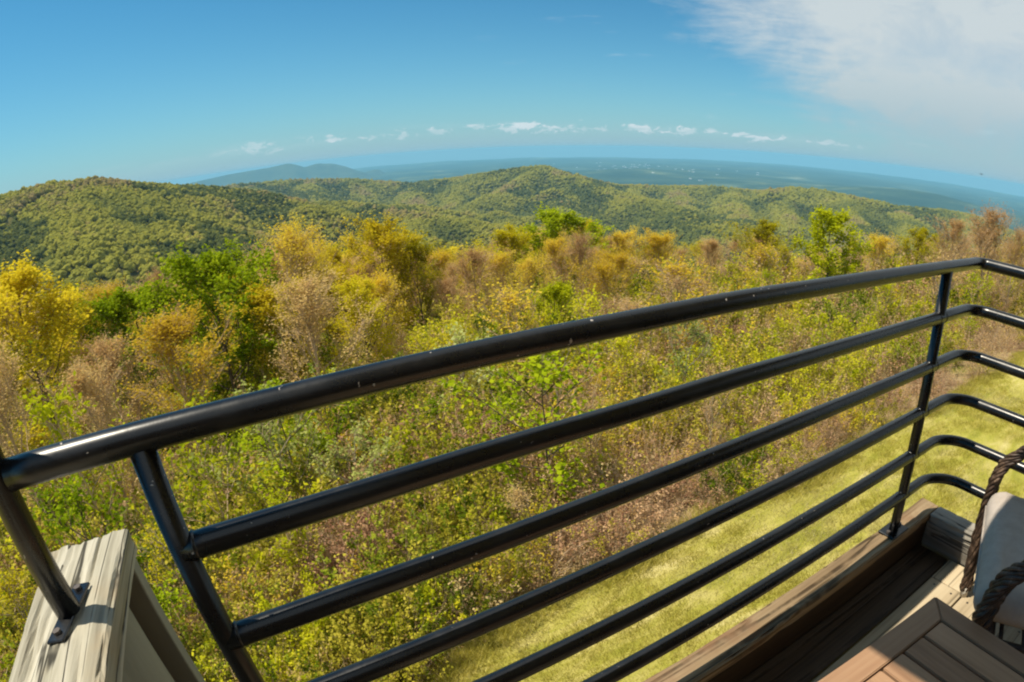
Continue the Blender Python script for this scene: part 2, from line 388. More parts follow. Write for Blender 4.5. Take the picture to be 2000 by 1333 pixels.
# hillside ground: leaf litter and soil
M_litter, g_, o = mat('leaf_litter')
v_ = g_.n('ShaderNodeTexCoord').outputs['Object']
c_ = g_.ramp(g_.noise(v_, 1.3, 8, .68), [(.30, (.12,.08,.045)), (.46, (.28,.18,.10)), (.58, (.40,.29,.16)), (.72, (.26,.26,.06))])
c_ = g_.mix(g_.ss(g_.noise(v_, .22, 4, .6), .48, .62), c_, (.17,.17,.03))
pbsdf(g_, o, c_, .95, .1, g_.noise(v_, 9, 6, .7), .8, .12)
near_r = np.concatenate([np.geomspace(3.2, 60, 96), np.geomspace(62, 262, 30)])
def slope_z(x, y): return np.where(y < 5.1, LAWN_Z-.03-.04*np.clip(5-y, 0, 1), near_z(x, y))
tag(polar_sheet('hillside_ground', -100, 100, 300, near_r, slope_z, M_litter), kind='structure')
M_lawn, g_, o = mat('mown_lawn')
v_ = g_.n('ShaderNodeTexCoord').outputs['Object']
st_ = g_.noise(g_.scale(v_, (.5,1.8,1), (0,0,.25)), 1.6, 6, .62, .5)
c_ = g_.ramp(st_, [(.30, (.26,.25,.03)), (.44, (.40,.36,.06)), (.57, (.54,.46,.13)), (.74, (.72,.60,.28))])
c_ = g_.mix(g_.m('MULTIPLY', g_.noise(v_, 60, 3, .7), .5), c_, (.12,.15,.02))
pbsdf(g_, o, c_, .9, .15, g_.noise(v_, 70, 4, .7), .7, .03)
nx, ny = 300, 80
X, Y = np.meshgrid(np.linspace(-60, 90, nx), np.concatenate([np.linspace(-40, 0, 12), np.linspace(.3, 6.2, ny-12)]), indexing='ij')
def lawn_edge(x): return 4.95+.22*fbm(x*.5, x*0+2, seed=8, o=4)-1.3*np.clip((2.4-x)/4, 0, 1)**1.3
edge_y = lawn_edge(X)
Yc = np.minimum(Y, edge_y); Zl = np.where(Y > edge_y, LAWN_Z-.06, LAWN_Z+.03*fbm(X*.4, Y*.4, seed=9, o=3)+.012)
V = np.stack([X, Yc, Zl], -1).reshape(-1, 3); i, j = np.meshgrid(np.arange(nx-1), np.arange(ny-1), indexing='ij'); a = (i*ny+j).ravel()
tag(mobj('lawn', npmesh('lawn', V, np.stack([a, a+ny, a+ny+1, a+1], 1), M_lawn, True)), kind='structure')
# wooded hills and the plain beyond
M_hill, g_, o = mat('forest_floor_far')
v_ = g_.n('ShaderNodeTexCoord').outputs['Object']
pbsdf(g_, o, g_.ramp(g_.noise(v_, .05, 8, .7), [(.35, (.05,.05,.015)), (.65, (.12,.11,.03))]), .95, .05, g_.noise(v_, .12, 6, .7), 1.0, 4.0)
hr = np.concatenate([np.linspace(258, 3400, 330), np.geomspace(3420, 6000, 20)])
tag(polar_sheet('hills', -60, 100, 900, hr, hills_z, M_hill), kind='structure')
M_plain, g_, o = mat('farmland_and_woods')
v_ = g_.n('ShaderNodeTexCoord').outputs['Object']
c_ = g_.ramp(g_.noise(g_.scale(v_, (1,1,1)), .0011, 9, .65), [(.40, (.015,.03,.015)), (.55, (.035,.055,.025)), (.64, (.12,.14,.06)), (.74, (.30,.30,.22))])
pbsdf(g_, o, c_, .95, .05)
tag(polar_sheet('plain', -75, 105, 500, np.geomspace(5990, 25900, 80), hills_z, M_plain), kind='structure')
M_mount, g_, o = mat('far_mountain_woods')
v_ = g_.n('ShaderNodeTexCoord').outputs['Object']
pbsdf(g_, o, g_.ramp(g_.noise(v_, .003, 8, .65), [(.35, (.03,.04,.02)), (.65, (.07,.08,.03))]), .95, .05)
FM = [(-14,14500,-1.3),(-10,14500,-.75),(-6.44,14000,-.40),(-2.47,14000,-.16),(1,14000,-.05),(2.48,14000,.10),(3.9,14000,-.40),(5.2,14000,-.20),(6.1,14000,-.30),(7.9,14000,-1.16),(9.72,14000,-1.8),(12,14000,-2.4)]
def fm_z(x, y):
    H = np.full(x.shape, -620.0); P = [pol(*p) for p in FM]
    w_ = 1+.3*fbm(x/900, y/900, seed=61, o=4)
    for (x0,y0,z0), (x1,y1,z1) in zip(P[:-1], P[1:]):
        dx, dy = x1-x0, y1-y0; t = np.clip(((x-x0)*dx+(y-y0)*dy)/(dx*dx+dy*dy), 0, 1)
        q_ = np.hypot(x-x0-t*dx, y-y0-t*dy); q_ = np.sqrt(q_*q_+150**2)-150
        H = np.maximum(H, z0+t*(z1-z0)-.38*q_*w_)
    return H
tag(polar_sheet('mountain', -24, 20, 300, np.linspace(12000, 16500, 50), fm_z, M_mount), kind='structure')

# ------------------------------------------------------------------ instancer for uncountable growth
def instancer(name, P, scl, rot, idx, tint, meshes):
    col = bpy.data.collections.new(name+'_source')
    for i, me in enumerate(meshes): col.objects.link(bpy.data.objects.new('%s_piece_%02d' % (name, i), me))
    me = bpy.data.meshes.new(name); P = np.asarray(P, np.float32); n = len(P)
    me.vertices.add(n); me.vertices.foreach_set('co', P.ravel())
    for nm, ty, arr, key in (('gscale', 'FLOAT_VECTOR', scl, 'vector'), ('grot', 'FLOAT_VECTOR', rot, 'vector'), ('gidx', 'INT', idx, 'value'), ('tint', 'FLOAT', tint, 'value')):
        at = me.attributes.new(nm, ty, 'POINT'); at.data.foreach_set(key, np.asarray(arr, np.int32 if ty == 'INT' else np.float32).ravel())
    o = mobj(name, me); gt = bpy.data.node_groups.new(name, 'GeometryNodeTree')
    gt.interface.new_socket('Geometry', in_out='INPUT', socket_type='NodeSocketGeometry')
    gt.interface.new_socket('Geometry', in_out='OUTPUT', socket_type='NodeSocketGeometry')
    N = gt.nodes; L = gt.links; gi = N.new('NodeGroupInput'); go = N.new('NodeGroupOutput')
    ci = N.new('GeometryNodeCollectionInfo'); ci.inputs['Collection'].default_value = col
    ci.inputs['Separate Children'].default_value = True; ci.inputs['Reset Children'].default_value = True
    ip = N.new('GeometryNodeInstanceOnPoints'); ip.inputs['Pick Instance'].default_value = True
    def at(nm, dt):
        q_ = N.new('GeometryNodeInputNamedAttribute'); q_.data_type = dt; q_.inputs['Name'].default_value = nm; return q_.outputs['Attribute']
    L.new(gi.outputs[0], ip.inputs['Points']); L.new(ci.outputs[0], ip.inputs['Instance'])
    L.new(at('gidx', 'INT'), ip.inputs['Instance Index']); L.new(at('gscale', 'FLOAT_VECTOR'), ip.inputs['Scale'])
    e2r = N.new('FunctionNodeEulerToRotation'); L.new(at('grot', 'FLOAT_VECTOR'), e2r.inputs[0]); L.new(e2r.outputs[0], ip.inputs['Rotation'])
    L.new(ip.outputs[0], go.inputs[0])
    md = o.modifiers.new('scatter', 'NODES'); md.node_group = gt
    return o

# ---- canopy of the far hills
M_can, g_, o = mat('far_tree_crowns')
at_ = g_.n('ShaderNodeAttribute', attribute_type='INSTANCER', attribute_name='tint').outputs['Fac']
v_ = g_.n('ShaderNodeTexCoord').outputs['Object']
c_ = g_.ramp(at_, [(.0, (.065,.075,.018)), (.22, (.10,.11,.022)), (.34, (.15,.155,.026)), (.55, (.225,.215,.03)), (.75, (.28,.26,.035)), (.90, (.26,.205,.06)), (1, (.28,.20,.08))])
c_ = g_.mix(g_.m('MULTIPLY', g_.noise(v_, 2.6, 5, .7), .45), c_, (.06,.065,.015), 'MIX')
pbsdf(g_, o, c_, .95, .03, g_.noise(v_, 5, 5, .75), .6, .3)
def crown_blob(seed):
    bm = bmesh.new(); bmesh.ops.create_icosphere(bm, subdivisions=3, radius=1)
    co = np.array([v.co[:] for v in bm.verts])
    d_ = 1+.30*fbm(co[:,0]*1.6+seed*9, co[:,1]*1.6, co[:,2]*1.6, o=2, seed=seed)+.16*vnoise(co[:,0]*5, co[:,1]*5, co[:,2]*5, seed=seed+3)
    co = co*d_[:, None]; co[:, 2] = co[:, 2]*1.15+.5
    for v, c in zip(bm.verts, co): v.co = c
    me = bpy.data.meshes.new('crown_piece'); bm.to_mesh(me); bm.free(); me.materials.append(M_can); return me
blobs = [crown_blob(s) for s in range(5)]
def hill_points():
    na = 1400; azs = np.linspace(-32, 82, na); rs = np.arange(420, 3500, 12.0)
    A = np.radians(azs)
    X = rs[:, None]*np.sin(A)[None]; Y = rs[:, None]*np.cos(A)[None]+EYE[1]
    Z = hills_z(X, Y); E = np.degrees(np.arctan2(Z+12-EYE[2], rs[:, None]))
    run = np.maximum.accumulate(E, axis=0); vis = E > run-.35
    vis &= E > -11.5
    out = []
    spacing = np.where(rs < 1250, 4.9, np.where(rs < 2000, 6.2, 7.8))
    for i, r_ in enumerate(rs):
        arc = r_*(A[-1]-A[0]); cell = spacing[i]**2; cnt = int(arc*12.0/cell)
        a_ = rng.uniform(A[0], A[-1], cnt); k = np.clip(((a_-A[0])/(A[-1]-A[0])*(na-1)).round().astype(int), 0, na-1)
        keep = vis[i, k]; a_ = a_[keep]; rr = r_+rng.uniform(-6, 6, len(a_))
        out.append(np.stack([rr*np.sin(a_), rr*np.cos(a_)+EYE[1], np.full(len(a_), spacing[i])], 1))
    return np.vstack(out)
HP = hill_points(); n = len(HP); print('hill crowns', n)
hz_ = hills_z(HP[:,0], HP[:,1]); sc = HP[:,2]*.58*np.clip(rng.normal(1, .26, n), .5, 1.7)
con_shade = fbm(HP[:,0]/170, HP[:,1]/170, seed=77, o=3)
tint = .52+.28*fbm(HP[:,0]/140, HP[:,1]/140, seed=78, o=3)+rng.normal(0, .07, n)
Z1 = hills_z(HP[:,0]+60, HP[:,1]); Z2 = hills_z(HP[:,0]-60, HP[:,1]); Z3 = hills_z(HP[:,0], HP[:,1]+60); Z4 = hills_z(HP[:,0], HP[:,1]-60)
hollow_shade = np.clip(((Z1+Z2+Z3+Z4)/4-hz_)/7, -1, 1)      # fold shade painted into the crown tint: hollows darker, crests lighter
tint = tint-.16*hollow_shade; con_shade = con_shade+.30*hollow_shade  # the same hollow shade also widens the dark conifer patches
dk = (con_shade > .20) & (rng.random(n) < .8); tint[dk] = rng.uniform(0, .26, dk.sum()); tint = np.clip(tint, 0, 1)
rot = np.stack([rng.uniform(-.2, .2, n), rng.uniform(-.2, .2, n), rng.uniform(0, 6.28, n)], 1)
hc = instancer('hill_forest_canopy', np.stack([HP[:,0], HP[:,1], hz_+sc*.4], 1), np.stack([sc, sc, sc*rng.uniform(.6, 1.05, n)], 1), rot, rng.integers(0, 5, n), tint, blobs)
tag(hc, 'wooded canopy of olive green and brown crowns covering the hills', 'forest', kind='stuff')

# ------------------------------------------------------------------ tree generator
def quads(P, N, U, w, h):
    """diamond leaves at P with axis U (length h) and side N x U"""
    Sd = np.cross(N, U); Sd /= np.linalg.norm(Sd, axis=1)[:, None]+1e-9
    w = np.broadcast_to(w, (len(P),))[:, None]; h = np.broadcast_to(h, (len(P),))[:, None]
    a, b, c, d = P-U*h*.5, P+Sd*w*.5, P+U*h*.5+N*h*.08, P-Sd*w*.5
    V = np.stack([a, b, c, d], 1).reshape(-1, 3); k = np.arange(len(P))*4
    return V, np.stack([k, k+1, k+2, k+3], 1)
def unit(n): v = rng.normal(size=(n, 3)); return v/np.linalg.norm(v, axis=1)[:, None]
def grow(H, spread, r0, nb=16, ns=6, asc=.75, low=.25, wob=.04, shape=1.0, lean=(0,0), leader=1.0):
    """returns tubes (list) and tip segments (array of start,end)"""
    T = []; tips = []
    k = 9; z = np.linspace(0, H*leader, k)
    tr_ = np.stack([lean[0]*z+np.cumsum(rng.normal(0, wob*H/k, k)), lean[1]*z+np.cumsum(rng.normal(0, wob*H/k, k)), z], 1); tr_[0, :2] = 0
    rr = r0*(1-.85*np.linspace(0, 1, k)**.9); T.append((tr_, rr, 7))
    for b in range(nb):
        t = low+(1-low)*(b+rng.random())/nb; t = min(t, .97); f = t*(k-1); i = min(int(f), k-2)
        p = tr_[i]+(tr_[i+1]-tr_[i])*(f-i); a = b*2.4+rng.normal(0, .4)
        prof = (math.sin(math.pi*min(1, (t-low*.55)/(1-low*.55))**.85)+.25)*shape
        L_ = spread*prof*rng.uniform(.75, 1.15); e = asc*rng.uniform(.75, 1.2)+.35*t
        d_ = np.array([math.cos(a)*math.cos(e), math.sin(a)*math.cos(e), math.sin(e)])
        pts = [p]; m_ = 5
        for s in range(m_):
            d_ = d_+rng.normal(0, .10, 3)+np.array([0, 0, .07]); d_ /= np.linalg.norm(d_); pts.append(pts[-1]+d_*L_/m_)
        pts = np.array(pts); rb = max(.012, r0*(1-.8*t)*.45); T.append((pts, np.linspace(rb, .008, m_+1), 5))
        for s in range(ns):
            q_ = .25+.75*(s+rng.random())/ns; f2 = q_*m_; i2 = min(int(f2), m_-1); p2 = pts[i2]+(pts[i2+1]-pts[i2])*(f2-i2)
            dd = (pts[i2+1]-pts[i2]); dd = dd/np.linalg.norm(dd)+rng.normal(0, .55, 3)+np.array([0, 0, .25]); dd /= np.linalg.norm(dd)
            l2 = L_*rng.uniform(.25, .5)*(1.2-q_*.5); e2 = p2+dd*l2+np.array([0, 0, .08*l2]); mid = (p2+e2)/2+rng.normal(0, .04*l2, 3)
            T.append((np.array([p2, mid, e2]), np.array([max(.007, rb*.4), .006, .004]), 3)); tips.append((p2, e2))
    tips.append((tr_[-2], tr_[-1]))
    return T, np.array(tips)
def slivers(tips, per, ln, w):
    n_ = len(tips)*per; k = np.repeat(np.arange(len(tips)), per); t = rng.random(n_)
    P = tips[k,0]+(tips[k,1]-tips[k,0])*t[:, None]; D = tips[k,1]-tips[k,0]; D = D/(np.linalg.norm(D, axis=1)[:, None]+1e-9)
    D = D+rng.normal(0, .5, (n_, 3))+np.array([0, 0, .35]); D /= np.linalg.norm(D, axis=1)[:, None]
    l = ln*rng.uniform(.5, 1.3, n_); E_ = P+D*l[:, None]
    N_ = unit(n_); Sd = np.cross(N_, D); Sd /= np.linalg.norm(Sd, axis=1)[:, None]
    V = np.stack([P-Sd*w/2, P+Sd*w/2, E_], 1).reshape(-1, 3); q_ = np.arange(n_)*3
    return V, np.stack([q_, q_+1, q_+2], 1), P, E_
def tree_meshes(seed, H, spread, r0, bark, leaf, nleaf, lsize, twig=4, twl=.5, clump=.22, twmat=None, topbias=0.0, **k):
    global rng
    rng = np.random.default_rng(seed)
    T, tips = grow(H, spread, r0, **k)
    Vs, Fs, o_ = [], [], 0
    for P, r_, n_ in T:
        V, Fc = tube(P, r_, n_, cap=False); Vs.append(V); Fs += [tuple(x+o_ for x in f) for f in Fc]; o_ += len(V)
    tm = npmesh('trunk', np.vstack(Vs), np.array(Fs), bark, True)
    V, Fc, P0, P1 = slivers(tips, twig, twl, .011 if twl > .3 else .007); wm = npmesh('twigs', V, Fc, twmat or B_twig)
    m_ = len(P0)
    if topbias:
        zz = P1[:,2]/H; wgt = np.clip(zz-topbias, .02, 1)**1.5; wgt /= wgt.sum(); k_ = rng.choice(m_, nleaf, p=wgt)
    else: k_ = rng.integers(0, m_, nleaf)
    # leaves sit in clusters round some twigs so the crown has gaps
    keep = rng.random(m_) < .6; cand = np.where(keep)[0]; k_ = np.where(keep[k_], k_, rng.choice(cand, nleaf) if not topbias else k_)
    t = rng.uniform(.2, 1.05, nleaf)[:, None]; P = P0[k_]+(P1[k_]-P0[k_])*t+rng.normal(0, clump*.5, (nleaf, 3))
    N_ = unit(nleaf); N_[:,2] = np.abs(N_[:,2])+.3; N_ /= np.linalg.norm(N_, axis=1)[:, None]
    U = np.cross(N_, unit(nleaf)); U /= np.linalg.norm(U, axis=1)[:, None]
    s_ = lsize*rng.uniform(.6, 1.35, nleaf); V, Fc = quads(P, N_, U, s_*.75, s_)
    cm = npmesh('crown', V, Fc, leaf)
    return (tm, wm, cm, float(max(np.percentile(V[:,2], 99.2), H*.9)))
KINDS = {}
def addk(kind, **k): KINDS.setdefault(kind, []).append(tree_meshes(**k))
for i in range(3):
    addk('yellow', seed=100+i, H=10, spread=3.7, r0=.14, bark=B_dark, leaf=L_yellow, nleaf=13000, lsize=0.15, twig=9, twl=.6, asc=.7, low=.15, nb=20, ns=8, clump=.30)
    addk('orange', seed=110+i, H=10, spread=3.7, r0=.17, bark=B_twig, leaf=L_orange, nleaf=8000, lsize=0.12, twig=18, twl=.75, asc=.95, low=.12, nb=22, ns=9, clump=.25, topbias=.12, twmat=B_twig)
    addk('green', seed=120+i, H=9, spread=3.9, r0=.15, bark=B_dark, leaf=L_green, nleaf=15000, lsize=0.19, twig=7, twl=.55, asc=.45, low=.06, nb=22, ns=8, clump=.34)
    addk('lime', seed=130+i, H=7, spread=2.2, r0=.09, bark=B_dark, leaf=L_lime, nleaf=6500, lsize=0.16, twig=6, twl=.4, asc=.55, low=.2, nb=18, ns=6, clump=.28)
    addk('olive', seed=140+i, H=9, spread=3.4, r0=.12, bark=B_dark, leaf=L_olive, nleaf=9500, lsize=0.14, twig=11, twl=.55, asc=.7, low=.15, nb=18, ns=8, clump=.30)
    addk('bare', seed=150+i, H=9, spread=3.3, r0=.12, bark=B_twig, leaf=L_bud, nleaf=7000, lsize=0.09, twig=19, twl=.7, asc=.95, low=.12, nb=20, ns=9, clump=.22)
for i in range(2):
    addk('airy', seed=180+i, H=10, spread=4.4, r0=.17, bark=B_twig, leaf=L_orange, nleaf=5200, lsize=.12, twig=17, twl=.75, asc=.95, low=.1, nb=24, ns=9, clump=.25, topbias=.5, twmat=B_twig)
addk('snag', seed=171, H=9, spread=1.0, r0=.11, bark=B_pale, leaf=L_bud, nleaf=120, lsize=.05, twig=2, twl=.4, asc=.8, low=.4, nb=8, ns=4, twmat=B_pale)
for i in range(3):
    addk('sap_lime', seed=200+i, H=3, spread=1.0, r0=.025, bark=B_twig, leaf=L_lime, nleaf=900, lsize=.085, twig=4, twl=.35, asc=.75, low=.1, nb=10, ns=5, clump=.14)
    addk('sap_green', seed=210+i, H=3, spread=1.2, r0=.03, bark=B_dark, leaf=L_green, nleaf=1200, lsize=.10, twig=4, twl=.35, asc=.55, low=.08, nb=11, ns=5, clump=.16)
    addk('sap_olive', seed=220+i, H=3, spread=1.1, r0=.025, bark=B_pale, leaf=L_olive, nleaf=800, lsize=.08, twig=5, twl=.4, asc=.7, low=.1, nb=10, ns=5, clump=.15)
    addk('sap_grey', seed=230+i, H=2.6, spread=1.2, r0=.025, bark=B_pale, leaf=L_grey, nleaf=1200, lsize=.08, twig=5, twl=.35, asc=.5, low=.06, nb=11, ns=5, clump=.14)
    addk('sap_bare', seed=240+i, H=3, spread=1.1, r0=.022, bark=B_pale, leaf=L_bud, nleaf=1100, lsize=.055, twig=12, twl=.45, asc=.85, low=.08, nb=9, ns=5)
for i in range(2):
    addk('sap_amber', seed=250+i, H=3, spread=1.1, r0=.025, bark=B_twig, leaf=L_orange, nleaf=1300, lsize=.07, twig=9, twl=.42, asc=.85, low=.1, nb=11, ns=6, clump=.14)
    addk('sap_pale', seed=260+i, H=3, spread=1.1, r0=.025, bark=B_pale, leaf=L_pale, nleaf=900, lsize=.09, twig=4, twl=.35, asc=.65, low=.1, nb=10, ns=5, clump=.14)
rng = np.random.default_rng(5)
def ground_at(x, y): return float(slope_z(np.array([x]), np.array([y]))[0])
used_labels = {}
def plant(kind, azd, dist, el_top=None, H=None, width=1.0, label='', cat='tree', name=None, group=None, var=None, lean=0.0, minH=2.0, maxH=15.0):
    x, y, _ = pol(azd, dist); z = ground_at(x, y)
    if H is None: H = EYE[2]+dist*math.tan(R(el_top))-z
    H = min(max(H, minH), maxH)
    vs_ = KINDS[kind]; tm, wm, cm, h0 = vs_[rnd.randrange(len(vs_)) if var is None else var]
    e = empty(name or 'broadleaf_tree', (x, y, z-.05), rnd.uniform(0, 6.28)); s = H/h0
    e.scale = (s*width, s*width, s)
    if lean: e.rotation_euler[0] = lean
    tag(e, label, cat, group)
    for nm, me in (('trunk', tm), ('twigs', wm), ('crown', cm)):
        o_ = mobj(nm, me, e)
        if nm == 'twigs': o_['kind'] = 'stuff'
    return e
NAMED = [  # px, py of the top, distance, kind, width factor, label
 (15,512,30,'yellow',1.3,'golden yellow tree cut by the left edge of the photo'),
 (120,575,38,'yellow',.8,'pale golden tree just right of the yellow tree at the left edge'),
 (205,548,41,'orange',.95,'sparse tree with dull yellow tips left of the bright green tree'),
 (305,525,44,'bare',.8,'thin twiggy brown tree behind the left side of the bright green tree'),
 (400,487,31,'green',1.15,'bushy bright green tree, the greenest in the wood, above the top rail at left'),
 (478,520,42,'olive',.7,'yellow green tree between the bright green tree and the tall orange-topped one'),
 (560,424,36,'airy',1.15,'tallest tree on the left, brown upright limbs with an orange yellow top'),
 (650,485,44,'yellow',.7,'rounded yellow tree at the right shoulder of the tall orange-topped tree'),
 (735,425,42,'yellow',1.15,'tall yellow tree with a dark leaning trunk left of the middle'),
 (810,468,43,'olive',.9,'yellow green tree to the right of the tall yellow tree with dark trunk'),
 (925,482,36,'bare',1.35,'rounded pinkish brown tree left of the middle, above the top rail'),
 (1000,442,52,'olive',1.4,'yellow green tree left of the dense round-topped tree on the skyline'),
 (1092,412,50,'green',1.3,'dense round-topped green and yellow tree highest at the middle skyline'),
 (1150,432,50,'yellow',.75,'narrow yellow tree touching the right side of the round-topped skyline tree'),
 (1085,552,26,'lime',1.15,'small bright yellow tree standing just above the middle of the top rail'),
 (1215,448,48,'orange',1.4,'amber tinted tree right of the round-topped skyline tree'),
 (1290,452,47,'orange',1.6,'broad amber tree, the second right of the round-topped skyline tree'),
 (1390,465,46,'bare',1.6,'pale brown twiggy tree between the amber trees and the round green one'),
 (1492,430,46,'olive',1.6,'round yellow green tree left of the pale bare trunk'),
 (1545,436,44,'snag',1.0,'pale bare leafless trunk left of the lime green tree'),
 (1630,410,33,'lime',1.25,'lime green tree, the brightest on the right, with its trunk showing'),
 (1720,455,42,'orange',1.4,'dull amber tree right of the bright lime green tree'),
 (1800,445,40,'olive',1.4,'yellow green tree midway between the lime tree and the bare tree at the right'),
 (1865,425,34,'bare',1.3,'brown twiggy tree left of the tallest bare tree near the right edge'),
 (1935,402,30,'bare',1.5,'tallest bare brown tree near the right edge of the photo'),
 (1990,440,28,'bare',.9,'pinkish bare tree cut by the right edge of the photo'),
]
NT_ = []
for px, py, d_, kd, wd, lb in NAMED:
    a_, e_ = azel_of(px, py); d_ = d_*(.84 if a_ < 24 else .93); NT_.append((a_, d_, lb))
    plant(kd, a_, d_, e_, width=wd, label=lb, name={'bare': 'bare_tree', 'snag': 'bare_tree'}.get(kd, 'broadleaf_tree'), group='trees of the wood below the deck')
SKY = [(-60,575),(0,512),(100,575),(200,550),(300,530),(400,500),(480,525),(560,450),(640,490),(740,450),(800,475),(900,490),(1000,450),(1090,430),(1180,450),(1290,460),(1400,468),(1500,450),(1560,470),(1700,462),(1800,455),(1900,435),(2000,445),(2060,450)]
SKA = [azel_of(*p) for p in SKY]; sa = np.array([p[0] for p in SKA]); se = np.array([p[1] for p in SKA])
LOOK = {'airy': 'airy tan limbed tree', 'yellow': 'golden yellow tree', 'orange': 'amber topped twiggy tree', 'green': 'fresh green tree', 'olive': 'yellow green tree', 'bare': 'bare pinkish brown tree', 'lime': 'small lime green tree'}
SHORT = {0:'the yellow tree at the left edge',1:'the pale golden tree',2:'the sparse dull yellow tree',4:'the bushy bright green tree',6:'the tall orange-topped tree',8:'the tall yellow tree with dark trunk',10:'the rounded pinkish brown tree',12:'the round-topped skyline tree',14:'the small bright yellow tree',16:'the broad amber tree',17:'the pale brown twiggy tree',18:'the round tree by the bare trunk',20:'the bright lime green tree',22:'the yellow green tree right of the lime one',24:'the tallest bare tree at the right'}
ORD = ['', 'second ', 'third ', 'fourth ', 'fifth ', 'sixth ', 'seventh ', 'eighth ', 'ninth ', 'tenth ']
def relabel(look, a_, d_):
    k = min(SHORT, key=lambda i: abs(NT_[i][0]-a_)*.9+abs(NT_[i][1]-d_)*.06); na_, nd_, _ = NT_[k]
    side = 'right of' if a_ > na_+1.2 else 'left of' if a_ < na_-1.2 else ('behind' if d_ > nd_ else 'in front of')
    base = f'{look} {side} {SHORT[k]}'; c = used_labels.get(base, 0); used_labels[base] = c+1
    return base if c == 0 else f'{ORD[min(c, 9)]}{look} {side} {SHORT[k]}'
placed = [(pol(a_, d_)[:2]) for a_, d_, _ in NT_]
cnt = 0
for row, (d0, d1, n_) in enumerate([(17, 26, 26), (26, 34, 30), (34, 41, 32), (41, 50, 40), (50, 60, 44), (60, 74, 46), (22, 44, 34), (30, 52, 46)]):
    for k in range(n_):
        a_ = -26+(104)*(k+rnd.random())/n_ if row < 6 else rnd.uniform(30, 76) if row == 6 else rnd.uniform(24, 74); d_ = rnd.uniform(d0, d1); x, y, _ = pol(a_, d_)
        if a_ < 30 and row < 3: d_ *= .9; x, y, _ = pol(a_, d_)
        if row == 0 and a_ < 26 and rnd.random() < .35: continue
        if min((x-p)**2+(y-q_)**2 for p, q_ in placed) < 1.9**2 or y < (12.5 if a_ < 30 else 9.5): continue
        placed.append((x, y)); OFF = ((3.0, 6.5), (1.2, 4.2), (.6, 3.0), (.4, 2.2), (.2, 1.6), (0, 1.2), (1, 4), (.3, 2.4)) if a_ < 30 else ((5, 8), (2.6, 5.6), (1.4, 3.8), (.7, 2.6), (.2, 1.6), (0, 1.2), (1.0, 4.6), (.3, 2.2))
        top = float(np.interp(a_, sa, se))-rnd.uniform(*OFF[row])
        _ = (rnd.uniform(6.5, 10) if row == 0 else rnd.uniform(4.2, 7.5) if row == 1 else rnd.uniform(2.2, 5.0) if row == 2 else rnd.uniform(.8, 3.0) if row == 3 else rnd.uniform(.0, 1.4) if row < 6 else rnd.uniform(1.2, 5.0))
        ps = {'bare': .36, 'airy': .14, 'orange': .08, 'yellow': .22, 'olive': .19, 'green': .01} if a_ < 20 else {'bare': .44, 'airy': .08, 'orange': .18, 'yellow': .06, 'olive': .22, 'green': .02}
        if row == 0: ps = {'bare': .6, 'orange': .15, 'yellow': .05, 'olive': .2}
        kd = rnd.choices(list(ps), list(ps.values()))[0]
        x, y, _ = pol(a_, d_); hh = EYE[2]+d_*math.tan(R(top))-ground_at(x, y); sk = kd
        if hh < 4.4: sk = {'bare': 'sap_bare', 'airy': 'sap_bare', 'orange': 'sap_amber', 'yellow': 'sap_amber', 'olive': 'sap_olive', 'green': 'sap_green'}[kd]
        plant(sk, a_, d_, top, width=rnd.uniform(.95, 1.35)*(1.4 if row > 3 else 1.25), minH=2.6, label=relabel(LOOK[kd], a_, d_), name='bare_tree' if kd == 'bare' else 'broadleaf_tree', group='trees of the wood below the deck'); cnt += 1
# saplings and shrubs on the cut slope between lawn and wood
SAPN = [ # px, py, dist, kind, H, label
 (110,800,13,'sap_lime',4.2,'leafy lime green sapling rising over the left end of the top rail'),
 (395,900,10,'sap_lime',3.6,'yellow leafed shrub seen through the gap beside the left rail post'),
 (540,880,11,'sap_grey',3.4,'soft grey green shrub between the top rail and the second rail'),
 (640,820,13,'sap_green',3.2,'bright green shrub below the left half of the top rail'),
 (900,735,14,'sap_pale',3.3,'green shrub with pale new leaves under the middle of the top rail'),
 (1150,700,17,'sap_lime',3.6,'yellow green sapling clump under the middle of the top rail'),
 (1060,700,19,'sap_lime',3.0,'slim yellow green sapling left of the clump under the middle of the top rail'),
 (1320,650,22,'sap_bare',3.2,'pale leaning bare stems above the second rail, right of the middle'),
 (1500,600,26,'sap_lime',3.2,'lime sprouts just below the right part of the top rail'),
 (1735,560,22,'sap_lime',3.0,'lime green sapling left of the right-hand rail post'),
 (1905,560,22,'sap_lime',3.2,'lime green sapling right of the right-hand rail post'),
 (130,930,10,'sap_green',3.2,'green leafy shrub behind the tall left post'),
 (60,720,16,'sap_olive',3.5,'olive twiggy shrub near the left edge above the rail'),
 (330,1080,8.6,'sap_olive',2.2,'dull yellow shrub between the half wall and the rail post'),
 (620,1190,8.2,'sap_lime',1.6,'low lime shrub below the third rail at the left'),
 (1010,930,10.5,'sap_green',2.0,'green shrub left of the thin dark stump between third and fourth rails'),
 (1220,760,15,'sap_lime',2.6,'bright yellow green shrub right of the middle under the second rail'),
]
SN = []
for px, py, d_, kd, H_, lb in SAPN:
    a_, e_ = azel_of(px, py); x, y, _ = pol(a_, d_); z = ground_at(x, y)
    plant(kd, a_, d_, None, H=H_, label=lb, cat='shrub' if 'shrub' in lb else 'sapling', name='sapling', group='saplings and shrubs on the slope'); SN.append((a_, d_, lb)); placed.append((x, y))
SLOOK = {'sap_lime': 'lime green sapling', 'sap_green': 'green leafy shrub', 'sap_olive': 'olive twiggy shrub', 'sap_grey': 'grey green shrub', 'sap_bare': 'bare brown sapling'}
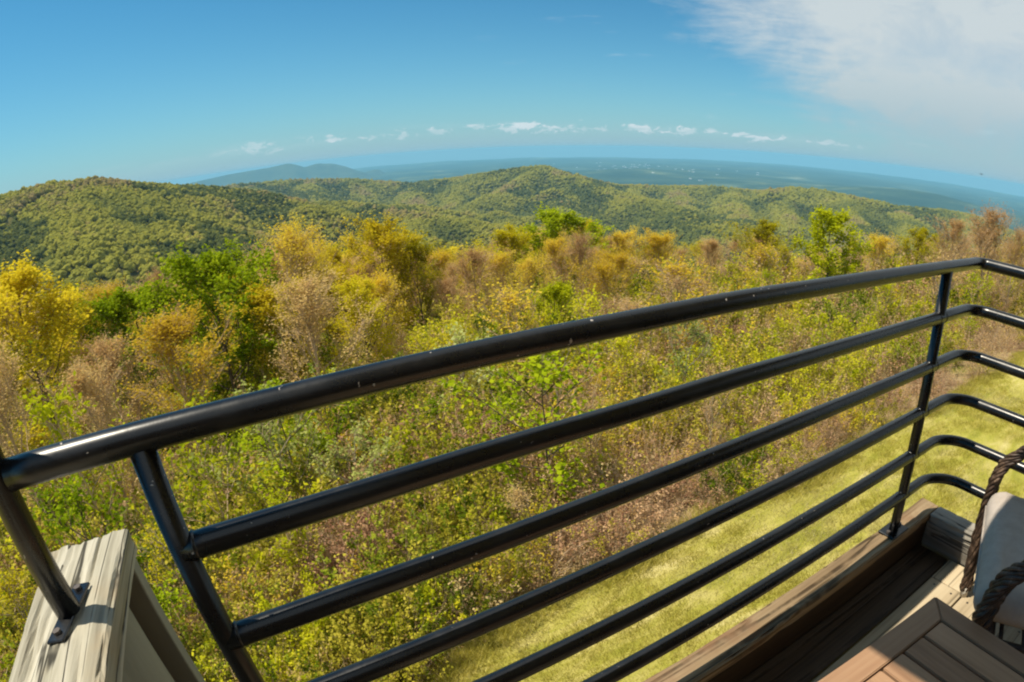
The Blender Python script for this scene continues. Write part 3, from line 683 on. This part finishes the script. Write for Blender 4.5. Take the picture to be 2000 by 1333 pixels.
SREF = [(a_, d_, l_) for (a_, d_, _), l_ in zip(SN, ['the lime sapling over the left rail end','the yellow leafed shrub','the soft grey green shrub','the bright green shrub','the shrub with pale new leaves','the yellow green clump','the slim sapling','the pale leaning stems','the lime sprouts','the sapling left of the right post','the sapling right of the right post','the shrub behind the tall left post','the twiggy shrub at the left edge','the dull yellow shrub','the low lime shrub','the shrub by the dark stump','the yellow green shrub under the second rail'])]
def slabel(look, a_, d_):
    ra, rd, rl = min(SREF, key=lambda s: abs(s[0]-a_)+abs(s[1]-d_)*.4)
    side = 'downhill of' if d_ > rd+3 else 'uphill of' if d_ < rd-3 else 'right of' if a_ > ra else 'left of'
    base = f'{look} {side} {rl}'; c = used_labels.get(base, 0); used_labels[base] = c+1
    return base if c == 0 else f'{ORD[min(c, 9)]}{look} {side} {rl}'
for k in range(230):
    a_ = rnd.uniform(-34, 78); d_ = 7.5+22*rnd.random()**1.15; x, y, _ = pol(a_, d_)
    big = a_ < 45 and 9 < d_ < 22 and rnd.random() < .45
    if y < 6.4 or min((x-p)**2+(y-q_)**2 for p, q_ in placed) < .9: continue
    placed.append((x, y))
    ps = {'sap_lime': .28, 'sap_green': .26, 'sap_olive': .30, 'sap_grey': .10, 'sap_bare': .12} if a_ < 22 else {'sap_lime': .30, 'sap_green': .12, 'sap_olive': .28, 'sap_grey': .03, 'sap_bare': .27}
    kd = rnd.choices(list(ps), list(ps.values()))[0]
    hh = rnd.uniform(.8, 1.5 if a_ < 24 and d_ > 13 else 2.0)+(max(0, min(1.5, (y-9)*.10))*rnd.random() if a_ > 24 else 0)
    if big: hh = rnd.uniform(2.0, 3.3)
    plant(kd, a_, d_, None, H=hh, minH=.8, width=rnd.uniform(.9, 1.4), label=slabel(SLOOK[kd], a_, d_), cat='shrub' if 'shrub' in SLOOK[kd] else 'sapling', name='sapling', group='saplings and shrubs on the slope')

# ---- undergrowth (brambles, sprouts, dead leaves) as one mass
def bush(seed, kind):
    global rng
    rng = np.random.default_rng(seed); R_ = .85
    nst = 40; a_ = rng.uniform(0, 6.28, nst); P0 = np.stack([np.cos(a_)*R_*.5*rng.random(nst), np.sin(a_)*R_*.5*rng.random(nst), np.zeros(nst)], 1)
    P1 = P0+np.stack([np.cos(a_)*R_*rng.uniform(.2, 1, nst), np.sin(a_)*R_*rng.uniform(.2, 1, nst), rng.uniform(.3, 1.35, nst)], 1)
    tips = np.stack([P0, P1], 1)
    V, Fc, A0, A1 = slivers(tips, 5, .34, .010)
    V2 = []; 
    for i in range(nst):
        d_ = P1[i]-P0[i]; s_ = np.cross(d_, unit(1)[0]); s_ = s_/np.linalg.norm(s_)*.007; V2 += [P0[i]-s_, P0[i]+s_, P1[i]]
    V = np.vstack([V, V2]); Fc = np.arange(len(V)).reshape(-1, 3)
    lm, nl, ls = {'dead': (L_dead, 460, .062), 'straw': (L_straw, 360, .075), 'lime': (L_sprout, 760, .085), 'olive': (L_moss, 640, .075), 'green': (L_shrub, 860, .085), 'amber': (L_orange, 380, .065), 'bare': (L_bud, 220, .05)}[kind]
    k_ = rng.integers(0, len(A0), nl); ck_ = rng.choice(len(A0), 24, replace=False, p=A1[:,2].clip(.05)/A1[:,2].clip(.05).sum()); k_ = rng.choice(ck_, nl); P = A0[k_]+(A1[k_]-A0[k_])*rng.random(nl)[:, None]+rng.normal(0, .075, (nl, 3)); P[:,2] = np.abs(P[:,2])
    N_ = unit(nl); N_[:,2] = np.abs(N_[:,2])+.3; N_ /= np.linalg.norm(N_, axis=1)[:, None]; U = np.cross(N_, unit(nl)); U /= np.linalg.norm(U, axis=1)[:, None]
    s_ = ls*rng.uniform(.6, 1.4, nl); Q, G = quads(P, N_, U, s_*.75, s_)
    bm = bmesh.new()
    me = bpy.data.meshes.new('undergrowth_piece'); allV = np.vstack([V, Q]); me.from_pydata(allV.tolist(), [], Fc.tolist()+(G+len(V)).tolist())
    me.materials.append(B_twig); me.materials.append(lm)
    me.polygons.foreach_set('material_index', np.concatenate([np.zeros(len(Fc), int), np.ones(len(G), int)]).astype(np.int32)); bm.free()
    return me
UK = ['dead', 'bare', 'straw', 'olive', 'lime', 'green', 'amber', 'bare']
um = [bush(300+i, k) for i, k in enumerate(UK)]
rng = np.random.default_rng(9)
N0 = 8200; a_ = rng.uniform(R(-42), R(84), N0); d_ = 4.6*np.exp(rng.random(N0)*math.log(62/4.6)); x = d_*np.sin(a_); y = d_*np.cos(a_)+EYE[1]
ok = (y > lawn_edge(x)+.10+.25*rng.random(N0)) & (rng.random(N0) < np.clip(d_/24, .42, 1)); x, y, d_, a_ = x[ok], y[ok], d_[ok], a_[ok]; n = len(x); print('undergrowth', n)
dry = fbm(x*.42, y*.42, seed=91, o=3)+.18*np.clip((np.degrees(a_)-20)/30, -1, 1)-.04*np.clip(y-14, 0, 8)
rz = np.clip(.5+.42*fbm(x*.55, y*.55, seed=93, o=2)+rng.normal(0, .16, n), 0, .999); rz = np.argsort(np.argsort(rz))/n
idx = np.where(dry > .14, np.where(rz < .20, 0, np.where(rz < .42, 1, np.where(rz < .58, 2, np.where(rz < .70, 6, np.where(rz < .86, 3, 4))))), np.where(rz < .22, 3, np.where(rz < .35, 4, np.where(rz < .57, 5, np.where(rz < .82, 7, np.where(rz < .92, 4, 2))))))
sc = rng.uniform(.55, 1.15, n)*np.clip(.55+(y-5)*.10, .55, 1.05)*np.clip(d_/20, 1, 1.7)
ug = instancer('undergrowth', np.stack([x, y, slope_z(x, y)-.03], 1), np.stack([sc, sc, sc*rng.uniform(.8, 1.3, n)], 1), np.stack([rng.uniform(-.15,.15,n), rng.uniform(-.15,.15,n), rng.uniform(0, 6.28, n)], 1), idx, rng.random(n), um)
tag(ug, 'tangled brambles, dead leaves and green sprouts covering the slope', 'undergrowth', kind='stuff')
# ---- grass on the lawn
def tuft(seed, mt, hgt=.07, nb=26, rad=.13):
    global rng
    rng = np.random.default_rng(seed); a_ = rng.uniform(0, 6.28, nb); r_ = rad*np.sqrt(rng.random(nb)); P = np.stack([np.cos(a_)*r_, np.sin(a_)*r_, np.zeros(nb)], 1)
    D = unit(nb)*.7; D[:,2] = 1; h_ = hgt*rng.uniform(.5, 1.3, nb)[:, None]; s_ = unit(nb); s_[:,2] = 0; s_ /= np.linalg.norm(s_, axis=1)[:, None]
    V = np.stack([P-s_*.004, P+s_*.004, P+D*h_], 1).reshape(-1, 3); return npmesh('grass_piece', V, np.arange(3*nb).reshape(-1, 3), mt)
L_grass = leafmat('grass_blades', (.31,.28,.035), (.46,.40,.07), (.60,.52,.15), .3, 3.0)
L_hay = leafmat('cut_straw_blades', (.38,.33,.10), (.50,.44,.16), (.62,.55,.25), .3, 3.0)
tu = [tuft(1, L_grass), tuft(2, L_grass), tuft(3, L_hay, .05), tuft(4, L_grass, .12, 40, .15)]
rng = np.random.default_rng(10)
N0 = 26000; x = -3+rng.random(N0)**1.6*40; y = rng.uniform(.6, 5.6, N0)
ey = lawn_edge(x); ok = y < ey+.15; x, y, ey = x[ok], y[ok], ey[ok]; n = len(x)
hay = fbm(x*.9+y*.3, y*2.2, seed=95, o=3); idx = np.where(y > ey-.22, 3, np.where(hay > .12, 2, rng.integers(0, 2, n)))
sc = rng.uniform(.7, 1.3, n)
gr = instancer('grass', np.stack([x, y, np.full(n, LAWN_Z+.005)], 1), np.stack([sc, sc, sc], 1), np.stack([0*x, 0*x, rng.uniform(0, 6.28, n)], 1), idx, rng.random(n), tu)
tag(gr, 'short mown grass with pale straw clippings beside the slope', 'grass', kind='stuff')

# ---- distant town and bird
M_town, g_, o = mat('pale_far_buildings'); pbsdf(g_, o, (.75,.75,.72), .7, .2)
bm = bmesh.new(); r2 = random.Random(4)
for _ in range(45):
    a_, d_ = r2.choice([(33.5, 11500), (36.5, 10800), (31, 12500), (39.5, 9800), (44, 10500)]); a_ += r2.gauss(0, 2.2); d_ *= r2.uniform(.85, 1.3)
    x, y, _ = pol(a_, d_); zz = float(hills_z(np.array([x]), np.array([y]))[0]); w_, l_, h_ = r2.uniform(20, 70), r2.uniform(20, 50), r2.uniform(8, 14)
    b = bmesh.ops.create_cube(bm, size=1)
    for v in b['verts']: v.co = Vector((x+v.co.x*w_, y+v.co.y*l_, zz+(v.co.z+.5)*h_))
tag(bmobj('distant_town', bm, M_town), 'scattered pale buildings of a far town on the blue plain', 'town', kind='stuff')
M_bird, g_, o = mat('dark_feathers'); pbsdf(g_, o, (.03,.03,.03), .8, .2)
a_, e_ = azel_of(1917, 341); bx, by, bz = pol(a_, 70, e_)
bird = empty('bird', (bx, by, bz), 1.1); tag(bird, 'tiny dark bird gliding alone below the cloud bank at the right', 'bird')
bmobj('body', tubes_bm([([(-.16,0,0),(-.08,0,.0),(.04,0,.01),(.12,0,.02),(.17,0,.02)], [.012,.035,.05,.035,.01], 8)]), M_bird, bird, True)
for sgn in (-1, 1):
    bm = bmesh.new(); P = [(.08,0,.02),(.10,.16*sgn,.07),(.05,.34*sgn,.06),(-.01,.33*sgn,.055),(-.03,.15*sgn,.06),(-.07,0,.02)]
    f = bm.faces.new([bm.verts.new(p) for p in P]); r_ = bmesh.ops.extrude_face_region(bm, geom=[f])
    for v in r_['geom']:
        if isinstance(v, bmesh.types.BMVert): v.co.z -= .012
    bmobj('wing', bm, M_bird, bird)

# ------------------------------------------------------------------ the deck
deck = empty('deck', (0,0,0)); tag(deck, kind='structure')
def board(name, lo, hi, mt, parent=deck, bev=.005):
    c = [(lo[i]+hi[i])/2 for i in range(3)]; bm = box([lo[i]-c[i] for i in range(3)], [hi[i]-c[i] for i in range(3)], bev, 2)
    o = bmobj(name, bm, mt, parent); o.location = c; return o
KX = 1.835
def rough_board(name, lo, hi, mt, axis, parent=deck, amp=.003, seed=1, chip=0.0):
    """board with a worn uneven surface: fine grid displaced by stretched noise"""
    c = np.array([(lo[i]+hi[i])/2 for i in range(3)]); sz = np.array([hi[i]-lo[i] for i in range(3)])
    bm = bmesh.new(); bmesh.ops.create_cube(bm, size=1)
    for v in bm.verts: v.co = Vector([v.co[i]*sz[i] for i in range(3)])
    bmesh.ops.bevel(bm, geom=bm.edges[:], offset=.005, segments=1, affect='EDGES')
    for ax, step in ((axis, .02), ((axis+1) % 3, .0035 if sz[(axis+1) % 3] > .1 else .007), ((axis+2) % 3, .0035 if sz[(axis+2) % 3] > .1 else .009)):
        m_ = int(sz[ax]/step)
        for i in range(1, m_):
            no = [0,0,0]; no[ax] = 1; p = [0,0,0]; p[ax] = -sz[ax]/2+sz[ax]*i/m_
            bmesh.ops.bisect_plane(bm, geom=bm.verts[:]+bm.edges[:]+bm.faces[:], dist=1e-5, plane_co=p, plane_no=no)
    bm.normal_update()
    co = np.array([v.co[:] for v in bm.verts]); nn = np.array([v.normal[:] for v in bm.verts])
    st = np.array([70.,70.,70.]); st[axis] = 2.6; q_ = co*st+seed*17
    g1 = fbm(q_[:,0], q_[:,1], q_[:,2], o=3, seed=seed)
    crk = np.clip(1-np.abs(vnoise(q_[:,0]*.8, q_[:,1]*.8, q_[:,2]*.8, seed+5))*5.5, 0, 1)*np.clip(vnoise(q_[:,0]*.3, q_[:,1]*.3, q_[:,2]*.3, seed+6)*3+.9, 0, 1)
    dsp = amp*.6*g1-amp*2.6*crk
    if chip:
        e = np.abs(co)/(sz/2); edge = ((e > .86).sum(1) >= 2); q3 = co*30+seed
        dsp = dsp-edge*chip*np.clip(vnoise(q3[:,0], q3[:,1], q3[:,2], seed+9)+.1, 0, 1)
    co = co+nn*dsp[:, None]
    for v, p in zip(bm.verts, co): v.co = p
    o = bmobj(name, bm, mt, parent, False); o.location = c; return o
rough_board('kerb_board', (-.30,-.037,.102), (KX+.045,.045,.14), M_kerb, 0, seed=2, amp=.0018, chip=.010)
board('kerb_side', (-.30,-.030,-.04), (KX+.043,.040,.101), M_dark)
rough_board('kerb_board', (KX-.031,-3.2,-.02), (KX+.045,-.0315,.1005), M_kerb2, 1, seed=3, amp=.0015, chip=.003)
rough_board('kerb_board', (KX-.037,-3.2,.102), (KX+.045,-.0385,.1395), M_kerb2, 1, seed=4, amp=.0018, chip=.008)
board('rim_board', (-2.6,.005,-.30), (KX+.02,.043,-.022), M_kerb); board('rim_board', (KX+.02,-3.2,-.30), (KX+.044,.004,-.022), M_kerb2)
y = -.032; k = 0
while y > -2.5:
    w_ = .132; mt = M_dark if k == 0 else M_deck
    joints = {1: [1.652], 2: [1.50], 3: [.9], 4: [1.3], 5: [.4]}.get(k, [rnd.uniform(-.3, 1.5)] if k else [])
    xs = [-2.6]+joints+[KX-.04]
    for x0, x1 in zip(xs[:-1], xs[1:]):
        if x1-x0 > .03: board('deck_board', (x0+.002, y-w_, -.036), (x1-.002, y, 0.0 if k else -.004), mt, deck, .004)
    for xj in (.42, 1.62):
        for dy_ in (.03, .10):
            if k: bmobj('screw', tubes_bm([([(xj,y-dy_,-.003),(xj,y-dy_,.0006)], .0045, 8)]), M_iron, deck)
    y -= w_+.006; k += 1
for xx in (-2.2, -.9, .4, 1.6): board('joist', (xx, -2.6, -.26), (xx+.04, .0, -.037), M_dark)
for xx in (-2.3, KX-.10):
    board('support_post', (xx, -.16, LAWN_Z-.1), (xx+.12, -.04, -.262), M_cap)
# house behind: wall; unseen umbrella added to shade part of table and chair
hw = empty('house_wall', (0,0,0)); tag(hw, kind='structure')
for i in range(26): board('siding_board', (-4, -3.0-(.006 if i % 2 else 0), LAWN_Z+i*.29), (4, -2.9, LAWN_Z+i*.29+.285), M_wallm, hw, .006)
UA = 0.0; uc = (1.275, -1.25); UH = 2.30
um_ = empty('added_shade_umbrella', (uc[0], uc[1], 0), UA); tag(um_, 'unseen square beige umbrella added to shade the table and chair', 'umbrella')
bm = bmesh.new(); top_ = bm.verts.new((0,0,2.78)); ring = []
for cx_, cy_ in ((-1.2,1.2),(1.2,1.2),(1.2,-1.2),(-1.2,-1.2)): ring.append((cx_, cy_))
lo_ = []; va = []
for i in range(4):
    for t_ in np.linspace(0, 1, 9)[:-1]:
        x_ = ring[i][0]+(ring[(i+1) % 4][0]-ring[i][0])*t_; y_ = ring[i][1]+(ring[(i+1) % 4][1]-ring[i][1])*t_
        lo_.append(bm.verts.new((x_, y_, UH+.02*math.sin(math.pi*t_)))); va.append(bm.verts.new((x_*1.003, y_*1.003, UH-.11+.02*math.sin(math.pi*t_))))
for i in range(len(lo_)):
    j = (i+1) % len(lo_); bm.faces.new((top_, lo_[i], lo_[j])); bm.faces.new((lo_[i], va[i], va[j], lo_[j]))
bmobj('canopy', bm, M_beige, um_)
bmobj('pole', tubes_bm([([(0,0,.06),(0,0,1),(0,0,2),(0,0,2.85)], .02, 14)]), M_dark, um_, True)
bmobj('base', tubes_bm([([(0,0,.001),(0,0,.03),(0,0,.06),(0,0,.10)], [.25,.25,.12,.03], 24)]), M_iron, um_, True)
for cx_, cy_ in ring: bmobj('rib', tubes_bm([([(0,0,2.755),(cx_*.5,cy_*.5,2.525),(cx_*.985,cy_*.985,2.297)], .009, 8)]), M_dark, um_, True)

# ------------------------------------------------------------------ black metal railing
rail = empty('metal_railing', (0,0,0)); tag(rail, 'glossy black tubular metal railing with six horizontal rails round the deck corner', 'railing')
ZT = 1.071; GAP = .156; ZR = [ZT]+[.916-GAP*i for i in range(5)]
def arc_path(z, x0, rad):
    P = [(x, 0, z) for x in np.linspace(x0, KX-rad, 60)]
    for t in np.linspace(0, math.pi/2, 12)[1:]: P.append((KX-rad+rad*math.sin(t), -rad+rad*math.cos(t), z))
    P += [(KX, y_, z) for y_ in np.linspace(-rad-.03, -3.1, 40)]
    return P
for i, z in enumerate(ZR):
    rad = .035 if i == 0 else .055+.012*i
    P = np.array(arc_path(z, -.364 if i == 0 else -.199, rad))
    P[:,2] += .0012*vnoise(P[:,0]*4, P[:,1]*4, z*9, 3)
    bmobj('top_rail' if i == 0 else 'rail', tubes_bm([(P, .0192 if i == 0 else .0188, 24)]), M_iron, rail, True)
for xx, yy in ((-.199, 0.0), (1.594, 0.0), (KX, -1.45), (KX, -2.9)):
    bmobj('post', tubes_bm([([(xx,yy,.142),(xx,yy,.2),(xx,yy,.6),(xx,yy,ZT-.01)], .0168, 20)]), M_iron, rail, True)
    pl = bmobj('base_plate', box((-.050,-.034,0), (.050,.034,.008), .002), M_iron, rail); pl.location = (xx, yy+.0, .1405)
    for sx_ in (-.037, .037): 
        b_ = bmobj('bolt', tubes_bm([([(sx_,.0,.008),(sx_,.0,.017)], .008, 6)]), M_bolt, pl)
PX = -.379; CAPZ = .875
bmobj('post', tubes_bm([([(PX,0,CAPZ+.004),(PX,0,1.0),(PX,0,1.3),(PX,0,1.72)], .0170, 20)]), M_iron, rail, True)
pl = bmobj('base_plate', box((-.0125,-.056,0), (.0125,.056,.005), .0015), M_iron, rail); pl.location = (PX, 0, CAPZ+.001); pl.rotation_euler = (0,0,-.18)
for s_ in (-.042, .042): bmobj('bolt', tubes_bm([([(0,s_,.005),(0,s_,.010)], .0055, 6)]), M_bolt, pl)
for xx in (-.199, 1.594):
    for z in ZR[1:]:
        for sg in (-1, 1):
            if xx < 0 and sg < 0: continue
            bmobj('weld_bead', tubes_bm([([(xx+sg*.0160,0,z),(xx+sg*.0170,0,z),(xx+sg*.0192,0,z),(xx+sg*.022,0,z)], [.0188,.0201,.0200,.0186], 20)]), M_iron, rail, True)
# ------------------------------------------------------------------ half wall with weathered cap
hwl = empty('half_wall', (-.38,0,0)); tag(hwl, 'pale half wall with a cracked weathered wooden cap beside the railing', 'half wall')
def hb(name, lo, hi, mt, **k):
    return rough_board(name, (lo[0]+.38, lo[1], lo[2]), (hi[0]+.38, hi[1], hi[2]), mt, 1, hwl, **k)
hb('cap', (-.452,-.62,CAPZ-.045), (-.316,.185,CAPZ), M_cap, amp=.0026, seed=7, chip=.009)
def hp(name, lo, hi, mt):
    return board(name, (lo[0]+.38, lo[1], lo[2]), (hi[0]+.38, hi[1], hi[2]), mt, hwl, .003)
hp('cap', (-.452,-2.6,CAPZ-.045), (-.316,-.624,CAPZ), M_cap)
hp('end_board', (-.442,.140,-.25), (-.322,.172,CAPZ-.046), M_panel)
hp('panel', (-.345,-2.6,0.0), (-.322,.052,CAPZ-.046), M_panel)
hp('panel', (-.442,-2.6,0.0), (-.420,.138,CAPZ-.046), M_dark)
hp('stud', (-.418,.056,0.0), (-.385,.138,CAPZ-.046), M_dark)

# ------------------------------------------------------------------ slatted table
TR_ = R(-5.0); TZ = .45
tb = empty('slatted_table', (1.042, -.401, 0), TR_); tag(tb, 'low slatted reddish brown wooden table half in sunlight beside the chair', 'table')
TW, TD, FW = .86, .62, .055
def tpart(name, pts, z0, z1, mt):
    bm = bmesh.new(); vs_ = [bm.verts.new((x_, y_, z0)) for x_, y_ in pts]; f = bm.faces.new(vs_)
    r_ = bmesh.ops.extrude_face_region(bm, geom=[f])
    for v in r_['geom']:
        if isinstance(v, bmesh.types.BMVert): v.co.z = z1
    bmesh.ops.recalc_face_normals(bm, faces=bm.faces[:]); bmesh.ops.bevel(bm, geom=bm.edges[:], offset=.0022, segments=2, affect='EDGES')
    return bmobj(name, bm, mt, tb)
e_ = .0006
tpart('frame_board', [(-e_,0),(-FW-e_,-FW),(-TW+FW+e_,-FW),(-TW+e_,0)], TZ-.028, TZ, M_tablex)
tpart('frame_board', [(-e_,-TD),(-FW-e_,-TD+FW),(-TW+FW+e_,-TD+FW),(-TW+e_,-TD)], TZ-.028, TZ, M_tablex)
tpart('frame_board', [(0,-e_),(0,-TD+e_),(-FW,-TD+FW+e_),(-FW,-FW-e_)], TZ-.028, TZ, M_table)
tpart('frame_board', [(-TW,-e_),(-TW,-TD+e_),(-TW+FW,-TD+FW+e_),(-TW+FW,-FW-e_)], TZ-.028, TZ, M_table)
x = -FW-.004; 
while x-.064 > -TW+FW:
    o_ = tpart('slat', [(x,-FW-.004),(x-.064,-FW-.004),(x-.064,-TD+FW+.004),(x,-TD+FW+.004)], TZ-.022, TZ-.001, M_table); x -= .0705
for nm, lo, hi in (('apron', (-TW+.03,-.05,TZ-.085), (-.03,-.03,TZ-.029)), ('apron', (-TW+.03,-TD+.03,TZ-.085), (-.03,-TD+.05,TZ-.029)), ('cross_rail', (-TW+.03,-TD/2-.03,TZ-.06), (-.03,-TD/2+.03,TZ-.030))):
    board(nm, lo, hi, M_tablex, tb)
for lx in (-TW+.005, -.055):
    for ly in (-.055, -TD+.005): board('leg', (lx, ly, .001), (lx+.05, ly+.05, TZ-.0285), M_table, tb)

# ------------------------------------------------------------------ wicker armchair
CR = R(21.0)
ch = empty('wicker_armchair', (1.088, -.535, 0), CR); tag(ch, 'dark brown woven wicker armchair with a grey seat cushion in the deck corner', 'armchair')
CWd = .66
def braid(P, core, sr, turns, ns=6, n=7):
    P = np.asarray(P, float); s = np.linspace(0, 1, len(P)); t = np.linspace(0, 1, 110)
    Q = np.stack([np.interp(t, s, P[:,i]) for i in range(3)], 1)
    for _ in range(6): Q[1:-1] = (Q[:-2]+Q[1:-1]*2+Q[2:])/4
    T = np.gradient(Q, axis=0); T /= np.linalg.norm(T, axis=1)[:, None]; N = np.cross(T, [1,0,0.]); N /= np.linalg.norm(N, axis=1)[:, None]; B = np.cross(T, N)
    it = [(Q, core, 8)]
    for k in range(ns):
        ph = 2*math.pi*k/ns+t*turns*2*math.pi; rr = core*(1.0+.20*np.sin(t*turns*12.6+k*2.1)+.10*np.sin(t*97+k*5.3))
        it.append((Q+(np.cos(ph)*rr)[:, None]*N+(np.sin(ph)*rr)[:, None]*B, sr*(1+.15*np.sin(t*60+k*1.7)), n))
    return tubes_bm(it)
def arm_path(x0):
    return [(x0,.015,.03),(x0,.025,.13),(x0,.035,.29),(x0,.040,.40),(x0,.038,.47),(x0,.020,.535),(x0,-.02,.585),(x0,-.08,.615),(x0,-.20,.635),(x0,-.40,.645),(x0,-.56,.66)]
bmobj('arm', braid(arm_path(.60), .0135, .0058, 3.6, 9), M_wick, ch, True)
bmobj('arm', braid([(p[0]+.0, p[1]-.02 if p[2] > .2 else p[1]-.005, p[2]+.02) for p in arm_path(-.0)],   .0165, .0066, 3.4, 10), M_wick, ch, True)
for xx in (.0, .60):
    bmobj('foot', tubes_bm([([(xx,.013,.0),(xx,.015,.045)], [.013,.015], 12)]), M_beige, ch, True)
    bmobj('leg', tubes_bm([([(xx,-.56,.0),(xx,-.58,.3),(xx,-.60,.72)], .016, 10)]), M_wick, ch, True)
def cushion(lo, hi, name):
    bm = box(lo, hi, .045, 4)
    for ax, m_ in ((0, 26), (1, 26)):
        for i in range(1, m_):
            no = [0,0,0]; no[ax] = 1; p = [0,0,0]; p[ax] = lo[ax]+(hi[ax]-lo[ax])*i/m_
            bmesh.ops.bisect_plane(bm, geom=bm.verts[:]+bm.edges[:]+bm.faces[:], dist=1e-5, plane_co=p, plane_no=no)
    c = [(lo[i]+hi[i])/2 for i in range(3)]
    for v in bm.verts:
        u_, w_ = (v.co.x-c[0])/(hi[0]-lo[0])*2, (v.co.y-c[1])/(hi[1]-lo[1])*2
        if v.co.z > c[2]: v.co.z += .016*(1-u_*u_)*(1-w_*w_)+.0035*float(fbm(v.co.x*5, v.co.y*22, 1.0, seed=4, o=3))
    return bmobj(name, bm, M_cush, ch, True)
cushion((.050,-.58,.362), (.575,.045,.466), 'seat_cushion')
bmobj('piping', tubes_bm([(np.array([(.10,.0465,.414),(.525,.0465,.414)]), .0035, 8)]), M_cush, ch, True)
bmobj('seat_frame', tubes_bm([([(.03,-.02,.345),(.59,-.02,.345)], .014, 10), ([(.03,-.56,.345),(.59,-.56,.345)], .014, 10), ([(.025,-.02,.345),(.025,-.56,.345)], .012, 10), ([(.595,-.02,.345),(.595,-.56,.345)], .012, 10)]+[([(.03,yy,.343),(.59,yy,.343)], .006, 6) for yy in np.linspace(-.05,-.53,9)]), M_wick, ch, True)
bmobj('backrest', tubes_bm([([(.0+.60*t_,-.60,.33),(.0+.60*t_,-.66,.80)], .010, 6) for t_ in np.linspace(0, 1, 22)]+[([(.0,-.66,.80),(.60,-.66,.80)], .02, 10)]), M_wick, ch, True)

# ------------------------------------------------------------------ haze
hb_ = bmobj('haze', box((-26600,-26600,-760), (26600,26600,30), 0), M_beige)
M_haze, g_, o = mat('thin_blue_haze'); pv = g_.n('ShaderNodeVolumePrincipled')
pv.inputs['Color'].default_value = (.31,.74,1.0,1); pv.inputs['Density'].default_value = 6.6e-5; pv.inputs['Anisotropy'].default_value = 0.0
g_.t.links.new(pv.outputs[0], o.inputs['Volume']); hb_.data.materials.clear(); hb_.data.materials.append(M_haze)
tag(hb_, 'thin blue air haze over the valley', 'haze', kind='stuff')
